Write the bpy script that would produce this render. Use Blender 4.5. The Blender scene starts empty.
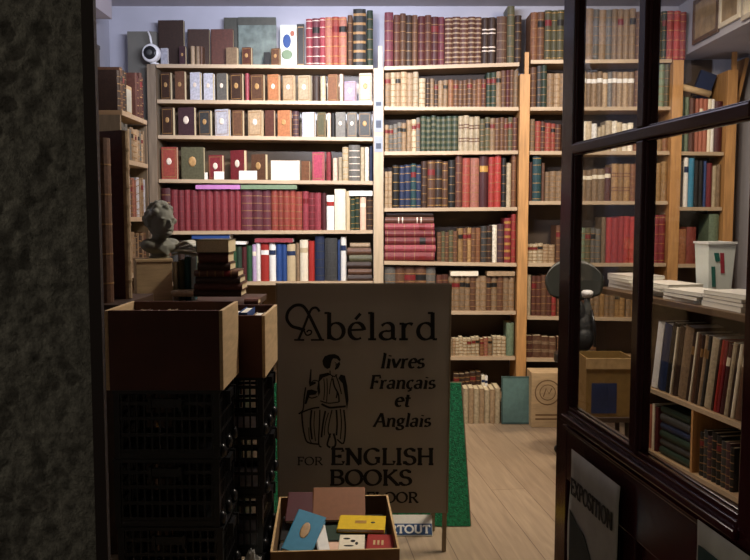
import bpy, bmesh, math, random
from mathutils import Vector, Matrix, Euler
R = random.Random(7)
sc = bpy.context.scene
COL = sc.collection
F = 800.0; PITCH = math.atan(63/800.0); CZ = 1.5
# ---------------------------------------------------------------- camera, world, light, exposure
cam_d = bpy.data.cameras.new('camera'); cam = bpy.data.objects.new('camera', cam_d); COL.objects.link(cam)
cam_d.sensor_width = 36; cam_d.lens = F/750*36; cam_d.clip_start = .05
cam.location = (0, 0, CZ); cam.rotation_euler = (math.pi/2-PITCH, 0, 0)
sc.camera = cam
w = bpy.data.worlds.new('night'); sc.world = w; w.use_nodes = True
w.node_tree.nodes['Background'].inputs[0].default_value = (.62, .6, .52, 1)
w.node_tree.nodes['Background'].inputs[1].default_value = .028
sc.view_settings.view_transform = 'Standard'; sc.view_settings.look = 'None'
sc.view_settings.gamma = 1; sc.view_settings.use_curve_mapping = False
sc.view_settings.exposure = 0.0
def area(name, loc, tgt, sx, sy, power, col, spread=180):
    l = bpy.data.lights.new(name, 'AREA'); l.shape = 'RECTANGLE'; l.size = sx; l.size_y = sy
    l.energy = power; l.color = col; l.spread = math.radians(spread)
    o = bpy.data.objects.new(name, l); COL.objects.link(o); o.location = loc
    o.rotation_euler = (Vector(tgt)-Vector(loc)).to_track_quat('-Z', 'Y').to_euler(); return o
def spot(name, loc, tgt, power, col, ang, blend=.8, rad=.04):
    l = bpy.data.lights.new(name, 'SPOT'); l.energy = power; l.color = col
    l.spot_size = math.radians(ang); l.spot_blend = blend; l.shadow_soft_size = rad
    o = bpy.data.objects.new(name, l); COL.objects.link(o); o.location = loc
    o.rotation_euler = (Vector(tgt)-Vector(loc)).to_track_quat('-Z', 'Y').to_euler(); return o
WARM = (1, .84, .66)
spot('lamp_shelves_left', (-.35, 4.3, 2.93), (-.30, 5.87, 1.75), 200, (1, .92, .82), 92, .9, .05)
spot('lamp_shelves_right', (1.5, 4.2, 2.93), (1.3, 5.87, 1.40), 112, (1, .82, .62), 125, .9, .06)
spot('lamp_counter', (1.75, 4.3, 2.93), (2.0, 5.0, 1.2), 46, (1, .86, .68), 140, .9, .05)
spot('lamp_entrance', (.55, 3.80, 2.93), (-.9, 3.62, 1.2), 105, (1, .88, .72), 110, .8, .06)
area('lamp_ceiling', (.5, 3.92, 2.98), (.5, 4.0, 0), .5, .2, 16, (1, .86, .70))
area('lamp_floor', (.9, 4.0, 2.98), (.75, 4.3, 0), .2, .2, 9, (1, .86, .70), 100)
area('added_uplight', (-.2, 3.45, 2.62), (-.3, 5.4, 3.07), 1.2, .1, 46, (.80, .83, 1), 120)  # added unseen area light, lifts the ceiling and upper back wall
area('street_lamp_glow', (-1.9, -2.2, 2.9), (.3, 2.4, .9), .6, .6, 8, (1, .9, .72))
area('added_wall_graze', (-3.2, .75, 2.2), (-.8, 1.4, 1.2), .15, .15, 9, (1, .93, .72))  # added light raking the stone to bring out its relief, no lamp there
# ---------------------------------------------------------------- projection helpers (pixel of the photo -> point in the room)
cp, sp_ = math.cos(PITCH), math.sin(PITCH)
def ray(px, py):
    a = (px-375)/F; b = (280-py)/F
    return Vector((a, cp+b*sp_, -sp_+b*cp))
def at(px, py, Y):
    r = ray(px, py); t = Y/r.y
    return Vector((r.x*t, Y, CZ+r.z*t))
def onplane(px, py, p0, n):
    r = ray(px, py); o = Vector((0, 0, CZ)); t = (Vector(p0)-o).dot(n)/r.dot(n)
    return o+r*t
# ---------------------------------------------------------------- colours and materials
def lin(h):
    v = [int(h[i:i+2], 16)/255 for i in (0, 2, 4)]
    return tuple((c/12.92 if c <= .04045 else ((c+.055)/1.055)**2.4) for c in v)
PAL = {'dark brown':'3a251a','brown':'62402a','reddish brown':'5c3224','tan':'8a7052','pale tan':'ab8f6b','cream':'b8a684','ivory':'e4dac2',
 'crimson':'7c2028','maroon':'4c181c','red':'962822','bright red':'b02a20','salmon':'a0604c','orange brown':'80502e','golden tan':'a07a44',
 'grey':'6b675f','dark grey':'3d3d3c','black':'191818','navy':'1e2c4c','blue':'284680','teal':'1f4a50','green':'24502f','dark green':'25382a','olive':'58553a',
 'white':'e6e4de','pink':'c0385a','silver':'b4b4be','lavender':'b49cc0','purple brown':'4c3036','rose':'96323e','sage':'6f8368','pink cream':'dcb8a0','orange':'a8683a',
 'plum':'642632','orange red':'94392a','sky blue':'3a86a8','yellow':'d8b41c'}
M = {}
def nt(name):
    m = bpy.data.materials.new(name); m.use_nodes = True; M[name] = m
    return m, m.node_tree.nodes, m.node_tree.links, m.node_tree.nodes['Principled BSDF']
def mat(name, rgb, rough=.55, var=.18, scale=30, bump=.0, metal=0, bscale=None, spec=.5, stretch=(1,1,1), emis=None):
    if name in M: return name
    m, n, l, b = nt(name)
    if isinstance(rgb, str): rgb = lin(rgb)
    tc = n.new('ShaderNodeTexCoord'); mp = n.new('ShaderNodeMapping'); mp.inputs['Scale'].default_value = stretch
    l.new(tc.outputs['Object'], mp.inputs[0])
    no = n.new('ShaderNodeTexNoise'); no.inputs['Scale'].default_value = scale; no.inputs['Detail'].default_value = 5
    l.new(mp.outputs[0], no.inputs['Vector'])
    cr = n.new('ShaderNodeValToRGB')
    cr.color_ramp.elements[0].position = .3; cr.color_ramp.elements[1].position = .7
    cr.color_ramp.elements[0].color = tuple(max(0, c*(1-var)) for c in rgb)+(1,)
    cr.color_ramp.elements[1].color = tuple(min(1, c*(1+var)) for c in rgb)+(1,)
    l.new(no.outputs['Fac'], cr.inputs[0]); l.new(cr.outputs[0], b.inputs['Base Color'])
    b.inputs['Roughness'].default_value = rough; b.inputs['Metallic'].default_value = metal
    b.inputs['Specular IOR Level'].default_value = spec
    if bump:
        n2 = n.new('ShaderNodeTexNoise'); n2.inputs['Scale'].default_value = bscale or scale*3; n2.inputs['Detail'].default_value = 6
        l.new(mp.outputs[0], n2.inputs['Vector'])
        bp = n.new('ShaderNodeBump'); bp.inputs['Strength'].default_value = bump; bp.inputs['Distance'].default_value = .01
        l.new(n2.outputs['Fac'], bp.inputs['Height']); l.new(bp.outputs[0], b.inputs['Normal'])
    return name
def leather(c, k=0):
    f = (.9, .74, 1.05)[k]
    rgb = lin(PAL[c]); g_ = sum(rgb)/3; rgb = tuple(min(.9, (x*.86+g_*.14)*f) for x in rgb)
    return mat('leather %s %d' % (c, k), rgb, .5, .25, 60, .15, spec=.4)
def cloth(c, k=0):
    f = (1, .9, 1.1)[k]
    rgb = tuple(min(.9, x*f) for x in lin(PAL[c]))
    return mat('paper cover %s %d' % (c, k), rgb, .6, .08, 40, spec=.35)
mat('page paper', 'cdbd98', .85, .12, 200, stretch=(1,1,1))
mat('new paper', 'e0dccf', .8, .05, 80)
mat('gilding', 'b48a46', .4, .25, 40, metal=.3)
mat('worn gilding', '8c6a40', .5, .3, 40, metal=.1)
mat('spine label red', '6e1a1c', .5); mat('spine label black', '15120f', .5)
mat('medallion pale', 'e6d6c4', .5, .1, 60); mat('medallion gilt', 'b08a58', .5, .2, 60)
mat('pine wood', 'b98a55', .5, .22, 6, .1, stretch=(8, 8, .8))
mat('pine shelf wood', 'a88a68', .5, .2, 6, .1, stretch=(.8, 8, 8))
mat('pale post', 'b8a488', .5, .12, 6, .05, stretch=(8, 8, .8))
mat('glossy back panel', '6a5a46', .22, .15, 5)
mat('shelf edge', 'b49e82', .45, .12, 6, stretch=(.8, 8, 8))
mat('post dark wood', '7c6c58', .5, .22, 6, .1, stretch=(8, 8, .8))
mat('back panel', '4a3c30', .6, .15, 5)
mat('dark panel paint', '64625a', .6, .1, 4)
mat('wall plaster', 'acacb6', .85, .06, 4, .1)
mat('ceiling plaster', 'aca6ac', .9, .06, 4, .1)
mat('door paint', '381216', .2, .15, 8, .05, bscale=20)
mat('frame paint', '241310', .75, .15, 8)
mat('sign white', 'aca698', .55, .06, 4)
mat('sign ink', '0a0908', .5, .05)
mat('sign frame', 'b8b0a2', .4, .05)
mat('sign leg', '94866e', .5, .1)
mat('black plastic', '1a1a1c', .3, .1, 20)
mat('grey plastic', '4a4c4b', .4, .1)
mat('white plastic', 'dcdcdc', .35, .03)
mat('chair mesh grey', '262824', .45, .12)
mat('cardboard', '8a6a48', .8, .12, 12, .05)
mat('box wood', 'c0a47c', .7, .15, 8, .1, stretch=(1, 1, 6))
mat('brown box', '4e2a1e', .7, .15, 8, .1)  # darker than the ends: shade on the box fronts put into the colour
mat('plaster bust', '75756a', .75, .15, 14, .1)
mat('counter wood', '6a523a', .5, .2, 5, .1, stretch=(1, 6, 6))
mat('counter top', '54412e', .5, .2, 5)
mat('table wood', '3c2a1e', .5, .2, 5)
mat('yellow card', '8a6c38', .7, .12)
mat('blue bag', '20305c', .5, .2, 14, .4, bscale=25)
mat('steel', 'b0b0b0', .3, .05, metal=.9)
# floor planks
m, n, l, b = nt('floor planks')
tc = n.new('ShaderNodeTexCoord'); mp = n.new('ShaderNodeMapping'); mp.inputs['Rotation'].default_value = (0, 0, -math.pi/2-.117)
l.new(tc.outputs['Object'], mp.inputs[0])
br = n.new('ShaderNodeTexBrick'); br.inputs['Scale'].default_value = 1; br.inputs['Brick Width'].default_value = 4.2
br.inputs['Row Height'].default_value = .19; br.inputs['Mortar Size'].default_value = .0022; br.offset = .37
br.inputs['Color1'].default_value = lin('ab977e')+(1,); br.inputs['Color2'].default_value = lin('a08c74')+(1,); br.inputs['Mortar'].default_value = lin('75624e')+(1,)
l.new(mp.outputs[0], br.inputs['Vector'])
mp2 = n.new('ShaderNodeMapping'); mp2.inputs['Scale'].default_value = (1.2, 14, 1); l.new(mp.outputs[0], mp2.inputs[0])
no = n.new('ShaderNodeTexNoise'); no.inputs['Scale'].default_value = 3; no.inputs['Detail'].default_value = 8; no.inputs['Distortion'].default_value = .6
l.new(mp2.outputs[0], no.inputs['Vector'])
cr = n.new('ShaderNodeValToRGB'); cr.color_ramp.elements[0].position = .3; cr.color_ramp.elements[1].position = .72
cr.color_ramp.elements[0].color = (.8, .77, .74, 1); cr.color_ramp.elements[1].color = (1.08, 1.05, 1, 1)
l.new(no.outputs['Fac'], cr.inputs[0])
mx = n.new('ShaderNodeMixRGB'); mx.blend_type = 'MULTIPLY'; mx.inputs[0].default_value = 1
l.new(br.outputs['Color'], mx.inputs[1]); l.new(cr.outputs[0], mx.inputs[2]); l.new(mx.outputs[0], b.inputs['Base Color'])
b.inputs['Roughness'].default_value = .5
bp = n.new('ShaderNodeBump'); bp.inputs['Strength'].default_value = .2; l.new(no.outputs['Fac'], bp.inputs['Height']); l.new(bp.outputs[0], b.inputs['Normal'])
# rough rendered stone
m, n, l, b = nt('rough stone')
tc = n.new('ShaderNodeTexCoord')
n1 = n.new('ShaderNodeTexNoise'); n1.inputs['Scale'].default_value = 22; n1.inputs['Detail'].default_value = 10; n1.inputs['Roughness'].default_value = .65
n2 = n.new('ShaderNodeTexNoise'); n2.inputs['Scale'].default_value = 70; n2.inputs['Detail'].default_value = 6; n2.inputs['Roughness'].default_value = .7
n3 = n.new('ShaderNodeTexNoise'); n3.inputs['Scale'].default_value = 2.2; n3.inputs['Detail'].default_value = 3
for x in (n1, n2, n3): l.new(tc.outputs['Object'], x.inputs['Vector'])
cr = n.new('ShaderNodeValToRGB'); cr.color_ramp.elements[0].position = .25; cr.color_ramp.elements[1].position = .75
cr.color_ramp.elements[0].color = lin('46433e')+(1,); cr.color_ramp.elements[1].color = lin('a09a90')+(1,)
ad = n.new('ShaderNodeMath'); ad.operation = 'ADD'; l.new(n2.outputs['Fac'], ad.inputs[0]); l.new(n2.outputs['Fac'], ad.inputs[1])
hf = n.new('ShaderNodeMath'); hf.operation = 'MULTIPLY'; hf.inputs[1].default_value = .5; l.new(ad.outputs[0], hf.inputs[0])
l.new(hf.outputs[0], cr.inputs[0]); l.new(cr.outputs[0], b.inputs['Base Color']); b.inputs['Roughness'].default_value = .95
a2 = n.new('ShaderNodeMath'); a2.operation = 'MULTIPLY_ADD'; a2.inputs[1].default_value = .25
l.new(n2.outputs['Fac'], a2.inputs[0]); l.new(n1.outputs['Fac'], a2.inputs[2])
bp = n.new('ShaderNodeBump'); bp.inputs['Strength'].default_value = 1; bp.inputs['Distance'].default_value = .022
l.new(a2.outputs[0], bp.inputs['Height']); l.new(bp.outputs[0], b.inputs['Normal'])
# window glass: thin pane, reflects a little
m, n, l, b = nt('window glass')
out = n['Material Output']; lw = n.new('ShaderNodeLayerWeight'); lw.inputs[0].default_value = .5
pw = n.new('ShaderNodeMath'); pw.operation = 'POWER'; pw.inputs[1].default_value = 5; l.new(lw.outputs['Facing'], pw.inputs[0])
fr = n.new('ShaderNodeMath'); fr.operation = 'MULTIPLY_ADD'; fr.inputs[1].default_value = .5; fr.inputs[2].default_value = .025; l.new(pw.outputs[0], fr.inputs[0])
gl = n.new('ShaderNodeBsdfGlossy'); gl.inputs['Roughness'].default_value = .02
tr = n.new('ShaderNodeBsdfTransparent'); tr.inputs[0].default_value = (.93, .93, .92, 1)
ms = n.new('ShaderNodeMixShader'); l.new(fr.outputs[0], ms.inputs[0]); l.new(tr.outputs[0], ms.inputs[1]); l.new(gl.outputs[0], ms.inputs[2]); l.new(ms.outputs[0], out.inputs[0])
# artificial grass
mat('artificial grass', '1a9c68', .7, .6, 70, 1, bscale=160)
mat('clear plastic', 'd8e0dc', .25, .03)
# ---------------------------------------------------------------- mesh builder
class MB:
    def __init__(s): s.v = []; s.f = []; s.m = []; s.sm = []
    def add(s, vs, fs, m, smooth=False, T=None):
        o = len(s.v)
        s.v += [tuple(T @ Vector(v)) if T is not None else tuple(v) for v in vs]
        for f in fs: s.f.append([i+o for i in f]); s.m.append(m); s.sm.append(smooth)
        return s
    def merge(s, o, T=None):
        k = len(s.v); s.v += [tuple(T @ Vector(v)) if T is not None else v for v in o.v]
        s.f += [[i+k for i in f] for f in o.f]; s.m += o.m; s.sm += o.sm; return s
    def box(s, x0, x1, y0, y1, z0, z1, m, T=None):
        vs = [(x0,y0,z0),(x1,y0,z0),(x1,y1,z0),(x0,y1,z0),(x0,y0,z1),(x1,y0,z1),(x1,y1,z1),(x0,y1,z1)]
        return s.add(vs, [(0,3,2,1),(4,5,6,7),(0,1,5,4),(1,2,6,5),(2,3,7,6),(3,0,4,7)], m, False, T)
    def hexa(s, vs, m, T=None):   # bottom 4 then top 4, ccw
        return s.add(vs, [(0,3,2,1),(4,5,6,7),(0,1,5,4),(1,2,6,5),(2,3,7,6),(3,0,4,7)], m, False, T)
    def prism(s, poly, z0, z1, m, T=None, smooth=False):
        k = len(poly)
        vs = [(x,y,z0) for x,y in poly]+[(x,y,z1) for x,y in poly]
        fs = [tuple(range(k-1,-1,-1)), tuple(range(k,2*k))]
        fs += [(i,(i+1)%k,(i+1)%k+k,i+k) for i in range(k)]
        return s.add(vs, fs, m, smooth, T)
    def tube(s, pts, r, m, seg=8, T=None, caps=True):
        pts = [Vector(p) for p in pts]; n_ = len(pts); rs = r if isinstance(r, (list, tuple)) else [r]*n_
        vs = []; prev = None
        for i, p in enumerate(pts):
            d = (pts[min(i+1,n_-1)]-pts[max(i-1,0)]).normalized()
            if prev is None:
                a = d.orthogonal().normalized()
            else:
                a = (prev-d*prev.dot(d)).normalized()
            prev = a; b_ = d.cross(a)
            for j in range(seg):
                t = 2*math.pi*j/seg; vs.append(tuple(p+(a*math.cos(t)+b_*math.sin(t))*rs[i]))
        fs = []
        for i in range(n_-1):
            for j in range(seg):
                fs.append((i*seg+j, i*seg+(j+1)%seg, (i+1)*seg+(j+1)%seg, (i+1)*seg+j))
        if caps: fs += [tuple(range(seg-1,-1,-1)), tuple(range((n_-1)*seg, n_*seg))]
        return s.add(vs, fs, m, True, T)
    def lathe(s, prof, m, seg=20, T=None):
        vs = []; k = len(prof)
        for r, z in prof:
            for j in range(seg):
                t = 2*math.pi*j/seg; vs.append((r*math.cos(t), r*math.sin(t), z))
        fs = [(i*seg+j, i*seg+(j+1)%seg, (i+1)*seg+(j+1)%seg, (i+1)*seg+j) for i in range(k-1) for j in range(seg)]
        fs += [tuple(range(seg-1,-1,-1)), tuple(range((k-1)*seg, k*seg))]
        return s.add(vs, fs, m, True, T)
    def ball(s, c, r, m, seg=14, rings=9, T=None):
        if not isinstance(r, (tuple, list)): r = (r, r, r)
        vs = [(c[0], c[1], c[2]-r[2])]
        for i in range(1, rings):
            ph = -math.pi/2+math.pi*i/rings
            for j in range(seg):
                t = 2*math.pi*j/seg
                vs.append((c[0]+r[0]*math.cos(ph)*math.cos(t), c[1]+r[1]*math.cos(ph)*math.sin(t), c[2]+r[2]*math.sin(ph)))
        vs.append((c[0], c[1], c[2]+r[2])); e = len(vs)-1; fs = []
        for j in range(seg):
            fs.append((0, 1+(j+1)%seg, 1+j)); fs.append((e, e-seg+j, e-seg+(j+1)%seg))
        for i in range(rings-2):
            for j in range(seg):
                fs.append((1+i*seg+j, 1+i*seg+(j+1)%seg, 1+(i+1)*seg+(j+1)%seg, 1+(i+1)*seg+j))
        return s.add(vs, fs, m, True, T)
    def build(s, name, parent=None, bevel=0):
        me = bpy.data.meshes.new(name); me.from_pydata(s.v, [], s.f)
        ms_ = sorted(set(s.m)); ix = {k: i for i, k in enumerate(ms_)}
        for k in ms_: me.materials.append(M[k])
        me.polygons.foreach_set('material_index', [ix[k] for k in s.m])
        me.polygons.foreach_set('use_smooth', s.sm); me.update()
        o = bpy.data.objects.new(name, me); COL.objects.link(o)
        if parent is not None: o.parent = parent
        if bevel:
            bv = o.modifiers.new('bevel', 'BEVEL'); bv.width = bevel; bv.segments = 2; bv.limit_method = 'ANGLE'
        return o
def tag(o, label=None, cat=None, group=None, kind=None):
    if label: o['label'] = label
    if cat: o['category'] = cat
    if group: o['group'] = group
    if kind: o['kind'] = kind
    return o
def thing(name, label, cat, loc=(0,0,0), rot=(0,0,0), group=None):
    o = bpy.data.objects.new(name, None); COL.objects.link(o); o.empty_display_size = .05
    o.location = loc; o.rotation_euler = rot
    return tag(o, label, cat, group)
def structure(name, mb): return tag(mb.build(name), kind='structure')
# ---------------------------------------------------------------- setting
YF = 5.87; YB = 6.12; ZC = 3.07
structure('floor', MB().box(-2.09, 2.85, 1.40, YB+.1, -.1, 0, 'floor planks'))
structure('floor_outside', MB().box(-4, 3, -4, 1.395, -.1, -.002, 'rough stone'))
structure('ceiling', MB().box(-2.09, 2.85, 1.7, YB+.1, ZC, ZC+.1, 'ceiling plaster'))
structure('wall_back', MB().box(-2.09, 2.85, YB, YB+.1, 0, ZC, 'wall plaster'))
structure('wall_left', MB().box(-2.09, -1.99, 1.7, YB, 0, ZC, 'wall plaster'))
structure('wall_right', MB().box(2.74, 2.84, 1.4, YB, 0, ZC, 'wall plaster'))
from mathutils import noise
def stone_slab():
    mb = MB().prism([(-3, 1.45), (-.506, 1.45), (-.62, 1.72), (-3, 1.72)], 0, 3.17, 'rough stone')
    nx, nz = 110, 300; vs = []
    for j in range(nz+1):
        for i in range(nx+1):
            x = -1.30+(1.30-.500)*i/nx; z = .25+2.2*j/nz; e = 0 if i < nx else 1
            d = noise.fractal(Vector((x*11, z*13, 0)), 1, 2, 5)*.008+noise.noise(Vector((x*45, z*45, 4)))*.006+noise.noise(Vector((x*28, z*28, 2)))*.004
            vs.append((x, 1.40 + (0 if e else -d*min(1, (nx-i)/6)), z))
    k = len(vs); vs += [(-1.30, 1.449, .25), (-.5001, 1.449, .25), (-.5001, 1.449, 2.45), (-1.30, 1.449, 2.45)]
    fs = [(j*(nx+1)+i, j*(nx+1)+i+1, (j+1)*(nx+1)+i+1, (j+1)*(nx+1)+i) for j in range(nz) for i in range(nx)]
    fs.append((nx, k+1, k+2, nz*(nx+1)+nx))
    return mb.add(vs, fs, 'rough stone', True)
# facade: splayed reveal on the left, built round the doorway
structure('wall_front', stone_slab()
  .prism([(.72, 1.25), (3, 1.25), (3, 1.4), (.72, 1.4)], 0, 3.17, 'rough stone')
  .prism([(-.62, 1.45), (.72, 1.3), (.72, 1.4), (-.62, 1.72)], 2.5, 3.17, 'rough stone'))
structure('trim_1', MB().prism([(-.500, 1.392), (-.479, 1.392), (-.518, 1.52), (-.548, 1.52)], 0, 2.5, 'frame paint'))
# plaster box under the ceiling, top left corner
structure('trim_2', MB().box(-1.985, -1.80, 4.6, 5.6, 2.85, ZC, 'ceiling plaster'))
# dark panel beside the left bookcase
a = at(128, 32, 5.98)
structure('trim_3', MB().box(a.x, at(157, 32, 5.98).x, 5.96, YB, 0, a.z, 'dark panel paint'))
# boxed duct running along the right wall near the ceiling
structure('trim_4', MB().box(2.27, 2.74, 4.0, YB, 2.68, ZC, 'wall plaster'))
# ---------------------------------------------------------------- bookcases
def zt(py, Y=YF): return at(375, py, Y).z
def bookcase(label, xl, xr, shelves, posts, top, depth_front=5.85, back='back panel', skip=None):
    root = thing('bookcase', label, 'bookcase', (0, 0, 0), group='fitted wooden bookcases on the back wall')
    X0 = at(xl, 200, YF).x; X1 = at(xr, 200, YF).x
    for (pa, pb_, ptop, mt) in posts:
        MB().box(at(pa, 200, YF).x+.0005, at(pb_, 200, YF).x-.0005, 5.83, YB-.012, 0, zt(ptop, 5.83), mt).build('side_panel', root, .002)
    for (pa, pb_, ptop, mt) in posts[-1:]:
        if ptop > 66: MB().box(at(pb_-5.5, 200, YF).x, at(pb_-1.5, 200, YF).x, 5.835, 5.86, zt(ptop, 5.83)+.0005, zt(ptop-22, 5.83), mt).build('post_top', root)
    for (l_, r_) in shelves:
        zl = zt(l_, 5.85); zr = zt(r_, 5.85); h = .026; g = .001
        mb = MB().hexa([(X0+g,5.852,zl-h),(X1-g,5.852,zr-h),(X1-g,YB-.012,zr-h),(X0+g,YB-.012,zl-h),(X0+g,5.852,zl),(X1-g,5.852,zr),(X1-g,YB-.012,zr),(X0+g,YB-.012,zl)], 'pine shelf wood')
        o = mb.build('shelf', root)
        MB().hexa([(X0+g,5.846,zl-h),(X1-g,5.846,zr-h),(X1-g,5.8515,zr-h),(X0+g,5.8515,zl-h),(X0+g,5.846,zl),(X1-g,5.846,zr),(X1-g,5.8515,zr),(X0+g,5.8515,zl)], 'shelf edge').build('edge_strip', o)
    MB().box(X0, X1, YB-.012, YB-.002, 0, zt(top, YB), back).build('back_panel', root)
    return root
LS = [(64,65.5),(99.5,101.5),(135,137.5),(179,181),(231,230),(282,281),(330,330)]
MS = [(66.5,62.5),(106.5,107),(151.5,150.5),(208,207),(261,263),(311,311),(356.5,356.5),(398,398)]
RS = [(60,59),(107,106.5),(151,151),(201,201),(263,263),(316,318),(358,359)]
NS = [(57,57),(101,101),(151.5,152),(207,207),(264,264),(318,318)]
def sub(l, i): return l[i]
bookcase('left bookcase with narrow shelves of small leather books and the long crimson set', 160, 373, LS, [(151,159.5,64,'post dark wood'),(373.5,383.5,68,'pale post')], 64, back='glossy back panel')
bookcase('middle bookcase between two pale wooden posts, behind the sign', 384, 517, MS, [(517.5,527.5,74,'pine wood')], 62)
bookcase('wide right bookcase seen half through the open glass door', 528, 667, RS, [(667.5,678,60,'pine wood')], 59)
bookcase('narrow bookcase in the far right corner of the shop', 678.5, 721, NS[2:], [(721.5,731.5,70,'pine wood')], 60)
# ---------------------------------------------------------------- books
def spine_book(w, h, d, cover, style='plain', deco='worn gilding', page='page paper', rnd=None):
    """upright book, spine facing -y, base centre of the spine at the origin"""
    t = min(.0028, w*.2); bl = min(.012, w*.28); k = 5
    def out(off, wi=0):
        return [(-(w/2-wi)+(w-2*wi)*i/(k-1), bl*((2*i/(k-1)-1)**2)-off) for i in range(k)]
    c = MB().prism(out(0)+[(w/2, d), (w/2-t, d), (w/2-t, bl+.002), (-w/2+t, bl+.002), (-w/2+t, d), (-w/2, d)], 0, h, cover)
    def strip(mb, z0, z1, off, m):
        o = out(off, .0004); i = [(x, y+.003) for x, y in reversed(out(0, .0006))]
        mb.prism(o+i, z0, z1, m)
    parts = []
    if style == 'bands':
        for f in (.12, .3, .48, .66, .84): strip(c, h*f-.0025, h*f+.0025, .002, deco)
    elif style == 'gilt':
        for f in (.05, .2, .4, .6, .8, .95): strip(c, h*f-.002, h*f+.002, .0008, deco)
    elif style == 'ribbed':
        for f in (.06,.16,.26,.36,.46,.56,.66,.76,.86,.95): strip(c, h*f-.005, h*f+.005, .002, deco)
    elif style == 'panels':
        for f in (.10, .26, .42, .58, .74, .90): strip(c, h*f-.009, h*f+.009, .0008, deco)
    elif style == 'double':
        for f in (.28, .36, .66, .74): strip(c, h*f-.004, h*f+.004, .001, deco)
    if style == 'tan spine':
        strip(c, .001, h-.001, .0012, deco)
        for i_ in range(1, 9): strip(c, h*i_/9-.004, h*i_/9+.004, .004, deco)
    lab = None
    if style in ('label', 'bands', 'gilt') and w > .016 and (style == 'label' or (rnd and rnd.random() < .35)):
        lab = MB(); strip(lab, h*.69, h*.81, .0012, deco if style == 'label' else ('spine label red' if rnd.random() < .5 else 'spine label black'))
    if style == 'big label':
        lab = MB(); strip(lab, h*.4, h*.62, .0012, deco)
    pg = MB().box(-w/2+t, w/2-t, bl+.0025, d-.003, .002, h-.004, page)
    r = [('cover', c), ('page_block', pg)]
    if lab: r.append(('spine_label', lab))
    return r
def face_book(w, h, t, cover, med=None, page='page paper', border=False):
    """upright book, front cover facing -y, base centre of the front cover at the origin, spine at left"""
    b = .0025
    c = MB().prism([(-w/2, .004), (-w/2+.004, 0), (w/2, 0), (w/2, b), (-w/2+b+.001, b), (-w/2+b+.001, t-b), (w/2, t-b), (w/2, t), (-w/2+.004, t), (-w/2, t-.004)], 0, h, cover)
    if border:
        for (x0,x1,z0,z1) in ((-w*.42,w*.42,h*.06,h*.085),(-w*.42,w*.42,h*.915,h*.94),(-w*.42,-w*.39,h*.06,h*.94),(w*.39,w*.42,h*.06,h*.94)):
            c.box(x0, x1, -.0008, .0005, z0, z1, 'worn gilding')
    pg = MB().box(-w/2+b+.0012, w/2-.003, b+.0003, t-b-.0003, .003, h-.003, page)
    r = [('cover', c), ('page_block', pg)]
    if med:
        rad = min(w, h)*.17
        T = Matrix.Translation((0, -.0012, h*.55)) @ Matrix.Rotation(math.pi/2, 4, 'X') @ Matrix.Diagonal((1, 1.3, 1, 1))
        mm = MB().lathe([(rad, -.0022), (rad, .0008), (rad*.6, .0012), (.0005, .0012)], med, 12, T)
        r.append(('medallion', mm))
    return r
BOOKS = []   # every book: dict(name, look, row, x, parts, loc, rot, area, label, group, fixed)
def reg(look, row, parts, loc, rot, areapx, x, noun='book', fixed=None, prefix=None, cat=None):
    BOOKS.append(dict(look=look, row=row, parts=parts, loc=loc, rot=rot, area=areapx, x=x, noun=noun, fixed=fixed, cat=cat or 'book'))
STY = {'plain': 'plain', 'bands': 'ribbed-spine', 'gilt': 'gilt-lined', 'ribbed': 'closely banded', 'panels': 'panelled', 'double': 'double-banded', 'label': 'labelled', 'big label': 'large-labelled'}
def zshelf(sh, x_px, xl, xr, Y=5.852):
    return zt(sh[0]+(sh[1]-sh[0])*(x_px-xl)/(xr-xl), 5.85)
def row(rowname, sh, xl, xr, segs, Y=YF, dmax=.2):
    """segs: (x0, x1, count, top0, top1, 'colours', style[, deco])"""
    for s in segs:
        x0, x1, n_, t0, t1, cols, sty = s[:7]; deco = s[7] if len(s) > 7 else None
        cl = [c.strip() for c in cols.split(',')]
        ws = [1+R.uniform(-.16, .16) for _ in range(n_)]; S = sum(ws); x = x0
        for i in range(n_):
            xa = x; x += (x1-x0)*ws[i]/S; xm = (xa+x)/2
            A = at(xa, 200, Y).x; B = at(x, 200, Y).x
            g = .0008 if n_ > 1 else .001
            zb = max(zshelf(sh, xa, xl, xr), zshelf(sh, x, xl, xr))+.0006
            tp = t0+(t1-t0)*((i+.5)/n_); tp += R.uniform(-.9, .9) if n_ > 1 else 0
            h = max(.06, zt(tp, Y)-zb); c = cl[i % len(cl)] if n_ <= len(cl) else R.choice(cl)
            d = min(dmax, h*.7)
            cloths = sty == 'cloth'
            k = R.choice((0, 0, 1, 2))
            cm = (cloth if cloths else leather)(c, k)
            dm = deco or ('worn gilding' if sty in ('bands','ribbed') else 'gilding')
            if sty == 'ribbed' and not deco: dm = leather('pale tan')
            if sty == 'double' and not deco: dm = leather('brown')
            if sty == 'panels' and not deco: dm = 'worn gilding'
            st = 'plain' if cloths else sty
            if cloths and R.random() < .5 and not deco: st, dm = 'label', cloth('ivory' if c not in ('ivory','white','cream') else 'navy')
            if cloths and deco: st = 'label'
            parts = spine_book(B-A-g, h, d, cm, st, dm, 'new paper' if cloths else 'page paper', R if len(cl) > 1 else None)
            look = c+' '+('paper-covered' if cloths else (STY[sty] if sty != 'plain' else 'plain leather'))
            reg(look, rowname, parts, ((A+B)/2, Y+R.uniform(0, .006), zb), (0, 0, 0), (x-xa)*(at(0,0,1).z*0+abs((zt(tp,Y)-zb))*137), xm)
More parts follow.
